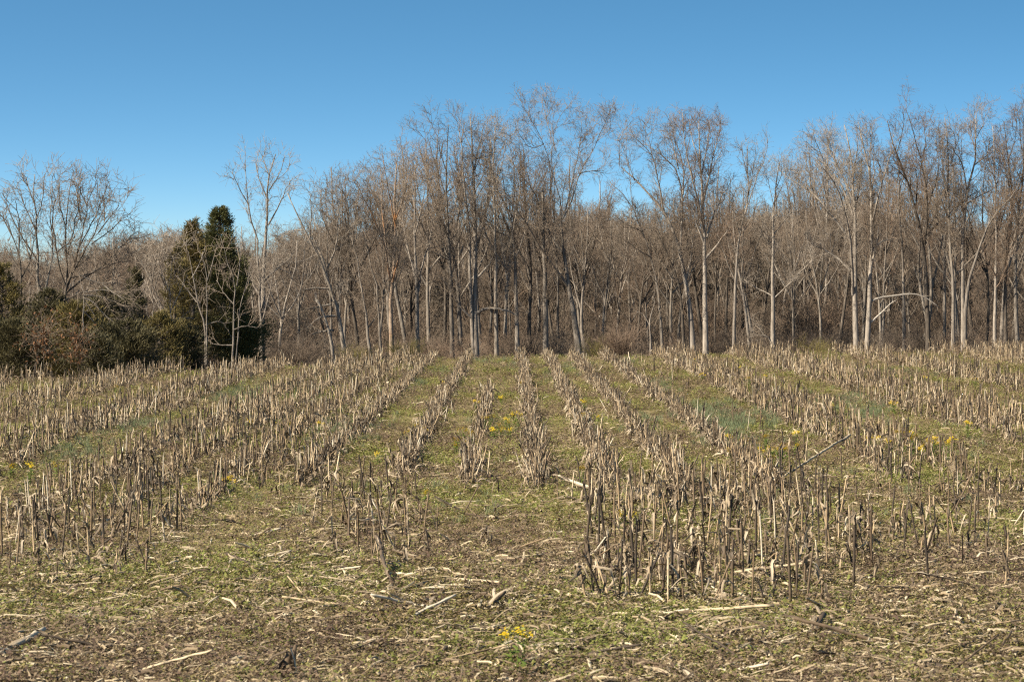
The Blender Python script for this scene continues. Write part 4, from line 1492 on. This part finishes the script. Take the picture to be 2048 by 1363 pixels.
def lying_parts(rng, L, r):
    n = max(int(L / .14), 2)
    zs = np.linspace(0, L, n * 3 + 1)
    p = np.stack([zs, np.cumsum(rng.normal(0, .004, len(zs))), np.zeros(len(zs))], -1)
    rad = np.full(len(zs), r) * np.linspace(1.05, .85, len(zs))
    rad[1::3] *= 1.22
    m = MB()
    m.tubes(p[None], rad[None], 6, close=True)
    hs = []
    for k in range(int(rng.integers(1, 3))):
        h = MB()
        b = p[int(rng.integers(1, len(p) - 1))]
        l = rng.uniform(.1, .25)
        a = rng.uniform(-.5, .5)
        pts = np.array([b + np.array([l * q * math.cos(a), l * q * math.sin(a) + r * .5, r + .02 * math.sin(q * 3)]) for q in (0, .25, .5, .75, 1)])
        h.strip(pts, np.array([.006, .010, .009, .007, .002]), np.array([0, 1, .25]), .3)
        hs.append(h)
    return m, hs


lying = []
for k in range(18):
    tone = ('tan', 'dark', 'tan', 'pale', 'dark', 'tan')[k % 6]
    L = rf.uniform(.28, .85)
    m, hs = lying_parts(rf, L, rf.uniform(.0105, .015))
    lying.append((tone, L, m.mesh('fallen_stalk', [TMAT[tone]]), [h.mesh('husk', [HUSK]) for h in hs]))


def lay(a, b, lift0, lift1, label, tone, group=None, r=.013):
    """a fallen stalk between two ground points, ends lifted"""
    a, b = np.array(a, float), np.array(b, float)
    a[2] += lift0
    b[2] += lift1
    L = float(np.linalg.norm(b - a))
    m, hs = lying_parts(rf, L, r)
    o = m.build('fallen_stalk', TMAT[tone], None, a)
    d = Vector(b - a).normalized()
    o.rotation_euler = Vector((1, 0, 0)).rotation_difference(d).to_euler()
    for h in hs:
        h.build('husk', HUSK, o)
    tag(o, label, 'fallen stalk', group)


GF = 'fallen corn stalks'
lay(ground_at(1212, 992), ground_at(1118, 985), .03, .17, 'long pale stalk slanting down across the second row right of centre', 'pale', GF, .017)
lay(ground_at(1090, 1010), ground_at(1035, 972), .015, .03, 'tan stalk lying aslant at the foot of the middle row', 'tan', GF, .015)
lay(ground_at(-6, 1322), ground_at(88, 1290), .02, .09, 'frayed grey stalk in the bottom left corner', 'pale', GF, .018)
lay(ground_at(150, 1338), ground_at(220, 1366), .02, .02, 'pale stalk lying near the bottom edge on the left', 'pale', GF, .014)
lay(ground_at(1318, 1330), ground_at(1400, 1368), .03, .02, 'pale stalk lying at the bottom edge right of centre', 'pale', GF, .016)
lay(ground_at(975, 1222), ground_at(1008, 1212), .015, .09, 'dark stalk end poking up left of the wide right block', 'dark', GF, .014)
lay(ground_at(1010, 1228), ground_at(1098, 1204), .02, .05, 'brown stalk lying left of the wide right block', 'tan', GF, .014)
lay(ground_at(752, 1132), ground_at(788, 1196), .22, .0, 'dark stalk leaning steeply before the small middle block', 'dark', GF, .014)
lay(ground_at(985, 1305), ground_at(1150, 1296), .02, .03, 'thin pale stalk lying beside the nearest yellow flower', 'pale', GF, .009)
lay(ground_at(1618, 1280), ground_at(1648, 1262), .01, .10, 'short thick stub lying tilted at lower right', 'tan', GF, .022)
lay(ground_at(1940, 1250), ground_at(2050, 1222), .02, .04, 'dark stalk lying at the right edge', 'dark', GF, .014)
lay(ground_at(1730, 1290), ground_at(2020, 1278), .015, .02, 'very long thin pale stalk lying at lower right', 'pale', GF, .009)
lay(ground_at(1340, 1250), ground_at(1130, 1300), .02, .03, 'brown stalk lying diagonally at the bottom centre right', 'dark', GF, .013)
lay(ground_at(120, 1225), ground_at(205, 1226), .03, .03, 'dark crooked stalk lying on the left', 'dark', GF, .014)
lay(ground_at(260, 1254), ground_at(400, 1250), .02, .02, 'wide pale stalk lying flat on the left', 'pale', GF, .017)
lay(ground_at(845, 1226), ground_at(890, 1214), .015, .05, 'brown stalk lying behind the middle of the bare front', 'dark', GF, .013)
lay(ground_at(950, 1254), ground_at(1020, 1234), .015, .03, 'thin grey stalk lying at the front centre', 'tan', GF, .010)
lay(ground_at(700, 1306), ground_at(790, 1296), .02, .04, 'dark stalk lying right of the dark torn stump', 'dark', GF, .014)
lay(ground_at(1500, 1312), ground_at(1560, 1338), .03, .02, 'dark stalk lying at the bottom right of centre', 'dark', GF, .015)
lay(ground_at(1790, 1338), ground_at(1960, 1348), .03, .02, 'dark curved stalk lying at the bottom right', 'dark', GF, .015)
lay(ground_at(1700, 905), ground_at(1570, 960), .22, .02, 'brown stalk propped across the right rows', 'tan', GF, .014)
lay(ground_at(1261, 729), ground_at(1257, 728), .0, .33, 'bleached stalk standing alone at the far end of the rows', 'pale', GF, .014)
ZL = [(170, 'at the left edge'), (380, 'well left of the torn stump'), (540, 'just left of the torn stump'), (700, 'just right of the torn stump'),
      (860, 'between torn stump and nearest flower'), (1010, 'just left of the nearest flower'), (1150, 'just right of the nearest flower'),
      (1330, 'below the wide right block\'s left end'), (1520, 'below the wide right block\'s middle'), (1700, 'below the wide right block\'s right end'),
      (1880, 'near the right edge'), (3000, 'at the right edge')]
for k in range(140):
    for _ in range(30):
        py = 1363 - 340 * rf.random() ** 1.2
        px = rf.uniform(5, 2043)
        p = ground_at(px, py)
        if abs(p[0] / p[1]) < .2118:
            break
    tone, L, m, hs = lying[int(rf.integers(0, len(lying)))]
    o = link('fallen_stalk', m, None, p + np.array([0, 0, rf.uniform(.012, .04)]))
    rz = rf.normal(0, .7) + (math.pi if rf.random() < .5 else 0)
    o.rotation_euler = (rf.uniform(0, 6.28), rf.normal(-.06, .13), rz)
    o.rotation_mode = 'XYZ'
    sc = rf.uniform(.4, .8)
    o.scale = (sc, sc * rf.uniform(.8, 1.1), sc * rf.uniform(.8, 1.1))
    zn = next(z for lim, z in ZL if px < lim)
    dep = 'at the bottom' if py > 1310 else 'low down' if py > 1250 else 'before the standing stalks' if py > 1190 else 'among front stalks' if py > 1110 else 'among inner stalks'
    tag(o, '%s corn stalk lying %s, %s' % (ADJ[tone], dep, zn), 'fallen stalk', 'loose stalks lying %s, %s' % (dep, zn))
    for h in hs:
        link('husk', h, o)

# dark torn stump near the bottom edge
p = ground_at(572, 1362)
stump = link('torn_stump', None, None, p)
tag(stump, 'dark torn corn stump with peeling husks at the bottom edge left of centre', 'corn stump')
m = MB()
for k, (dx, hh, r) in enumerate(((0, .11, .020), (.022, .14, .014), (-.02, .08, .015))):
    pp = np.array([[dx, .01 * k, -.03], [dx * 1.1, .01 * k, hh * .5], [dx * 1.2 + .012, 0, hh]])
    m.tubes(pp[None], np.array([[r * 1.2, r, r * .5]]), 7, close=True)
m.build('stem', STALK, stump)
stump.scale = (1.35, 1.35, 1.35)
for k, (pts, w, mt) in enumerate((([(.0, -.01, .12), (-.05, -.01, .10), (-.10, -.02, .05), (-.15, -.03, .005)], .014, STALK_DARK),
                                  ([(.02, -.01, .13), (.035, -.02, .09), (.045, -.025, .04), (.05, -.03, .0)], .007, STALK_PALE),
                                  ([(-.01, -.02, .09), (-.04, -.03, .06), (-.08, -.04, .03), (-.13, -.05, .003)], .012, HUSK))):
    m = MB()
    m.strip(np.array(pts), np.array([.8, 1, 1, .4]) * w, np.array([.2, 1, .3]), .4)
    m.build('husk', mt, stump)

# ------------------------------------------------------------------ ground litter and low weeds (uncountable)
rl = np.random.default_rng(91)
lp = []
for k in range(14):
    m = MB()
    if k < 5:                                     # curled leaf shreds
        L = rl.uniform(.05, .15)
        t = np.linspace(0, 1, 5)
        pts = np.stack([t * L, np.cumsum(rl.normal(0, .006, 5)), .006 + .012 * np.abs(np.sin(t * rl.uniform(2, 5)))], -1)
        m.strip(pts, np.array([.4, 1, 1, .8, .2]) * rl.uniform(.003, .008), np.array([0, 1, rl.normal(0, .3)]), .4)
    elif k < 9:                                   # stem fragments
        L = rl.uniform(.04, .14)
        r = rl.uniform(.004, .009)
        m.tubes(np.array([[[0, 0, r], [L * .5, rl.normal(0, .006), r + .006], [L, 0, r]]]), np.array([[r, r * 1.1, r * .8]]), 5, close=True)
    else:                                         # a scatter of chips and husk bits
        for q in range(7):
            c = rl.normal(0, .06, 3)
            c[2] = abs(rl.normal(.008, .006))
            a = rl.uniform(0, 6.28)
            L = rl.uniform(.006, .02)
            d = np.array([math.cos(a), math.sin(a), rl.normal(0, .25)]) * L
            m.strip(np.array([c - d, c + [0, 0, .004], c + d]), np.array([.3, 1, .3]) * rl.uniform(.002, .006), np.array([-d[1], d[0], .004]), .3)
    lp.append(bpy.data.objects.new('litter', m.mesh('litter', [LITTER], smooth=False)))


def field_points(rng, n, ya, yb, power=1.0):
    y = np.sqrt(rng.uniform(ya * ya, yb * yb, n))
    x = y * rng.uniform(-.222, .222, n)
    ok = y < crest(x / y) + 2.0
    return x[ok], y[ok]


xs, ys = [], []
for n, a, b in ((13000, 11.5, 19), (9000, 19, 34), (9000, 34, 88)):
    x, y = field_points(rl, n, a, b)
    xs.append(x)
    ys.append(y)
# extra trash caught along the rows
sel = rl.integers(0, len(ST), 9000)
xs.append(ST[sel, 0] + rl.normal(0, .13, 9000))
ys.append(ST[sel, 1] + rl.normal(0, .13, 9000))
x, y = np.concatenate(xs), np.concatenate(ys)
n = len(x)
o = scatter('straw_litter', np.stack([x, y, terrain(x, y) + .012 + rl.uniform(0, .03, n)], -1),
            np.stack([rl.normal(0, .25, n), rl.normal(0, .2, n), rl.uniform(0, 6.28, n)], -1), rl.uniform(.6, 1.35, n), rl.integers(0, len(lp), n), lp)
tag(o, 'bits of broken straw and husk scattered over the field', 'straw litter')

# longer flat straw on the bare headland in front
sp_ = []
for k in range(8):
    m = MB()
    L = rl.uniform(.12, .36)
    t = np.linspace(-.5, .5, 6)
    pts = np.stack([t * L, np.cumsum(rl.normal(0, .006, 6)), .012 + .010 * np.sin(t * rl.uniform(3, 8) + k)], -1)
    m.strip(pts, np.array([.35, .9, 1, .95, .7, .2]) * rl.uniform(.003, .008), np.array([0, 1, rl.normal(0, .3)]), .35)
    sp_.append(bpy.data.objects.new('straw', m.mesh('straw', [LITTER], smooth=False)))
x, y = field_points(rl, 900, 11.5, 17.2)
x2, y2 = field_points(rl, 900, 17.2, 24)
x, y = np.concatenate([x, x2]), np.concatenate([y, y2])
n = len(x)
o = scatter('loose_straw', np.stack([x, y, terrain(x, y) + rl.uniform(.015, .05, n)], -1),
            np.stack([rl.normal(0, .3, n), rl.normal(0, .1, n), rl.normal(0, .55, n)], -1), rl.uniform(.5, 1.25, n), rl.integers(0, 8, n), sp_)
tag(o, 'loose flat straw strewn on the bare ground in front', 'straw')

# torn leaves and husks caught between the standing stalks
n = 16000
sel = rl.integers(0, len(ST), n)
x, y = ST[sel, 0] + rl.normal(0, .045, n), ST[sel, 1] + rl.normal(0, .05, n)
hp = []
for k in range(6):
    m = MB()
    for q in range(2):
        L = rl.uniform(.08, .22)
        t = np.linspace(0, 1, 5)
        az = rl.uniform(0, 6.28)
        r0 = np.array([math.cos(az), math.sin(az), 0])
        pts = np.array([r0 * (.01 + L * .6 * tt) + [0, 0, L * (.5 * tt - 1.0 * tt * tt)] for tt in t]) + rl.normal(0, .005, (5, 3))
        m.strip(pts, np.array([.6, 1, 1, .7, .2]) * rl.uniform(.006, .012), np.array([-r0[1], r0[0], rl.normal(0, .4)]), .4)
    hp.append(bpy.data.objects.new('hanging_husk', m.mesh('hanging_husk', [HUSK])))
o = scatter('torn_husks', np.stack([x, y, terrain(x, y) + rl.uniform(.02, .26, n) * ST[sel, 3]], -1),
            np.stack([rl.normal(0, .35, n), rl.normal(0, .35, n), rl.uniform(0, 6.28, n)], -1), rl.uniform(.6, 1.2, n), rl.integers(0, 6, n), hp)
tag(o, 'torn dry husks hanging between the stubble stalks', 'dry husks')

# low weeds
wp = []
for k in range(16):
    m = MB()
    kind = ('weed', 'weed', 'purple', 'straw')[k % 4]
    nst = 9
    for q in range(nst):
        a = rl.uniform(0, 6.28)
        rr_ = abs(rl.normal(0, .055))
        b = np.array([math.cos(a) * rr_, math.sin(a) * rr_, 0])
        hh = rl.uniform(.025, .065) * (1.25 if kind == 'purple' else 1)
        for s in range(6):
            z = hh * (s + 1) / 6
            aa = rl.uniform(0, 6.28)
            d = np.array([math.cos(aa), math.sin(aa), rl.uniform(-.2, .7)])
            L = rl.uniform(.008, .017)
            if kind == 'straw':
                L *= 1.5
            c = b + np.array([rl.normal(0, .006), rl.normal(0, .006), z])
            sd = np.array([-math.sin(aa), math.cos(aa), rl.normal(0, .3)]) * L * (.42 if kind != 'straw' else .18)
            m.add([c, c + d * L * .6 + sd, c + d * L * 1.2, c + d * L * .6 - sd], [[0, 1, 2, 3]])
    mt = {'weed': WEED, 'purple': WEED_PURPLE, 'straw': WEED_STRAW}[kind]
    wp.append(bpy.data.objects.new('weed', m.mesh('weed', [mt], smooth=False)))
xs, ys = [], []
for n, a, b in ((15000, 11.5, 19), (22000, 19, 34), (24000, 34, 60), (14000, 60, 88)):
    x, y = field_points(rl, n, a, b)
    xs.append(x)
    ys.append(y)
x, y = np.concatenate(xs), np.concatenate(ys)
n = len(x)
patch = np.sin(x * 1.7 + 2 * np.sin(y * .6)) * .5 + np.sin(y * .9 + x * .5) * .7 + rl.normal(0, .45, n)
kindi = np.where(patch > .3, rl.integers(0, 2, n), np.where(patch > -.3, rl.choice([0, 1, 3, 2], n), rl.choice([2, 3, 2, 1], n)))
idx = kindi + 4 * rl.integers(0, 4, n)
o = scatter('low_weeds', np.stack([x, y, terrain(x, y) - .004], -1), np.stack([rl.normal(0, .1, n), rl.normal(0, .1, n), rl.uniform(0, 6.28, n)], -1),
            np.clip(rl.lognormal(-.06, .3, n), .5, 1.7) * (1 + np.clip((y - 25) / 60, 0, .6)), idx, wp)
tag(o, 'low green, straw and purple tinged weeds carpeting the soil', 'weeds')

# blue green grass tufts in drifts between the rows
gp = []
for k in range(4):
    m = MB()
    for q in range(34):
        a = rl.uniform(0, 6.28)
        b = np.array([rl.normal(0, .05), rl.normal(0, .05), 0])
        L = rl.uniform(.08, .19)
        o_ = np.array([math.cos(a), math.sin(a), 0]) * rl.uniform(.1, .6)
        pts = np.array([b, b + (o_ * .3 + [0, 0, .55]) * L, b + (o_ * .9 + [0, 0, .95]) * L])
        m.strip(pts, np.array([.003, .0028, .0006]), np.array([-math.sin(a), math.cos(a), 0]), .3)
    gp.append(bpy.data.objects.new('grass_tuft', m.mesh('grass_tuft', [GRASS_BLUE])))
pts = []
for px, py, sx, sy, n in ((1455, 850, 45, 22, 300), (1400, 825, 25, 12, 70), (1245, 722, 22, 5, 60), (1320, 770, 25, 10, 70), (1545, 822, 20, 9, 60), (1690, 812, 45, 14, 120), (1735, 830, 22, 7, 70),
                          (690, 865, 30, 16, 110), (830, 768, 16, 8, 50), (500, 785, 40, 14, 130), (470, 800, 30, 10, 60), (620, 790, 25, 10, 60), (880, 745, 14, 6, 40), (990, 722, 25, 5, 50),
                          (1150, 740, 20, 7, 50), (1440, 878, 25, 10, 60), (290, 850, 40, 10, 60), (120, 905, 50, 12, 60), (1800, 745, 30, 6, 50), (1900, 745, 30, 6, 40), (1290, 850, 18, 10, 30),
                          (1100, 760, 12, 8, 25), (205, 870, 30, 8, 30), (1030, 735, 12, 5, 25)):
    for _ in range(n):
        a, b = rl.normal(px, sx), rl.normal(py, sy)
        if b > 712:
            pts.append(ground_at(a, b))
for _ in range(200):
    p = ground_at(rl.uniform(0, 2048), rl.uniform(730, 1050))
    pts.append(p)
pts = np.array(pts)
n = len(pts)
o = scatter('grass_drifts', pts, np.stack([rl.normal(0, .1, n), rl.normal(0, .1, n), rl.uniform(0, 6.28, n)], -1), rl.uniform(.45, .85, n), rl.integers(0, 4, n), gp)
tag(o, 'drifts of blue green grass between the stubble rows', 'grass')

# ------------------------------------------------------------------ yellow wildflowers
fl = []
for k in range(5):
    H = rl.uniform(.22, .34)
    fo = MB()
    heads = []
    for q in range(int(rl.integers(2, 5))):
        a = rl.uniform(0, 6.28)
        l = rl.uniform(.02, .08)
        e = np.array([math.cos(a) * l, math.sin(a) * l, H * rl.uniform(.75, 1)])
        p, _ = resample([[0, 0, -.02], e * .5 + rl.normal(0, .008, 3), e], 5)
        fo.tubes(p[None], np.linspace(.004, .002, 5)[None], 4)
        for s in range(7):
            c = p[0] + (e - p[0]) * rl.uniform(.05, .8)
            aa = rl.uniform(0, 6.28)
            L = rl.uniform(.04, .09)
            d = np.array([math.cos(aa), math.sin(aa), rl.uniform(-.1, .6)])
            fo.strip(np.array([c, c + d * L * .5, c + d * L + [0, 0, -.01]]), np.array([.3, 1, .15]) * .013, np.array([-math.sin(aa), math.cos(aa), 0]), .3)
        hd = MB()
        for s in range(16):
            c = e + rl.normal(0, .014, 3) * np.array([1.2, 1.2, .9])
            for u in range(2):
                aa = u * 1.57 + rl.uniform(0, 1)
                d = np.array([math.cos(aa), math.sin(aa), .3]) * .009
                sd = np.array([-d[1], d[0], .003]) * .7
                hd.add([c - d, c + sd, c + d, c - sd], [[0, 1, 2, 3]])
        heads.append(hd)
    fl.append((fo.mesh('yellow_wildflower', [GREEN_LEAF]), [h.mesh('flower_head', [YELLOW], smooth=False) for h in heads]))
FLOW = [
    (1036, 1280, 'nearest yellow wildflower, alone at the bottom centre', None), (758, 905, 'yellow wildflower alone on the left of the small middle block rows', None),
    (848, 978, 'yellow wildflower standing between the two rows left of centre', None), (1166, 945, 'yellow wildflower in front of the second row right of centre', None),
    (1254, 1018, 'yellow wildflower among the stalks of the wide right block', None), (577, 852, 'yellow wildflower beside the left grassy strip', None),
    (308, 772, 'yellow wildflower far back among the left rows', None), (458, 950, 'yellow wildflower at the near edge of the left block', None), (1172, 836, 'yellow wildflower between the second and third row right of centre', None)]
CLUS = [('clump left of the broken centre row', [(912, 872), (925, 862), (930, 880), (938, 888), (944, 872), (918, 882)]),
        ('clump between the broken centre row and the middle row', [(984, 836), (992, 845), (1004, 850), (1012, 842), (1022, 838), (1034, 832), (1000, 858), (990, 852), (970, 842), (1016, 852)]),
        ('pair left of the clumps in the middle', [(818, 868), (836, 848), (846, 852)]),
        ('patch below the blue green grass on the right', [(1458, 880), (1466, 892), (1488, 882), (1512, 884), (1518, 892), (1532, 878), (1548, 890), (1560, 900), (1570, 896), (1540, 906), (1590, 872), (1586, 884)]),
        ('long leafy patch among the right rows', [(1742, 880), (1762, 872), (1780, 876), (1800, 872), (1812, 884), (1826, 880), (1838, 884), (1852, 880), (1864, 886), (1874, 880), (1886, 888), (1896, 884), (1908, 872), (1820, 872), (1850, 890)]),
        ('scattered far plants of the right grassy strip', [(1472, 742), (1484, 732), (1522, 768), (1530, 755), (1545, 766), (1402, 712), (1394, 716), (1406, 745), (1498, 760), (1572, 782), (1664, 812), (1680, 806), (1690, 812)]),
        ('few plants far back on the right', [(1935, 852), (1790, 800), (1950, 760), (2020, 700), (1640, 720), (1850, 758)]),
        ('few plants among the left rows', [(118, 920), (60, 935), (230, 770), (225, 795), (640, 852), (560, 842), (500, 845), (315, 850), (20, 925)]),
        ('few plants near the far end of the middle rows', [(952, 808), (1004, 790), (1166, 806), (1200, 830), (890, 760), (1045, 770)])]
k = 0
for px, py, lab, grp in FLOW + [(a, b, 'yellow wildflower in the %s' % nm, 'yellow wildflowers, %s' % nm) for nm, ls in CLUS for a, b in ls]:
    fm, hm = fl[k % 5]
    s = rl.uniform(.6, .9) if k else .85
    p = ground_at(px, py + .25 * s * (py - 570) / 1.9)
    o = link('yellow_wildflower', fm, None, p)
    o.scale = (s * 1.15, s * 1.15, s)
    o.rotation_euler = (0, 0, rl.uniform(0, 6.28))
    tag(o, lab, 'wildflower', grp or 'yellow wildflowers standing alone')
    for h in hm:
        hd_ = link('flower_head', h, o)
    k += 1
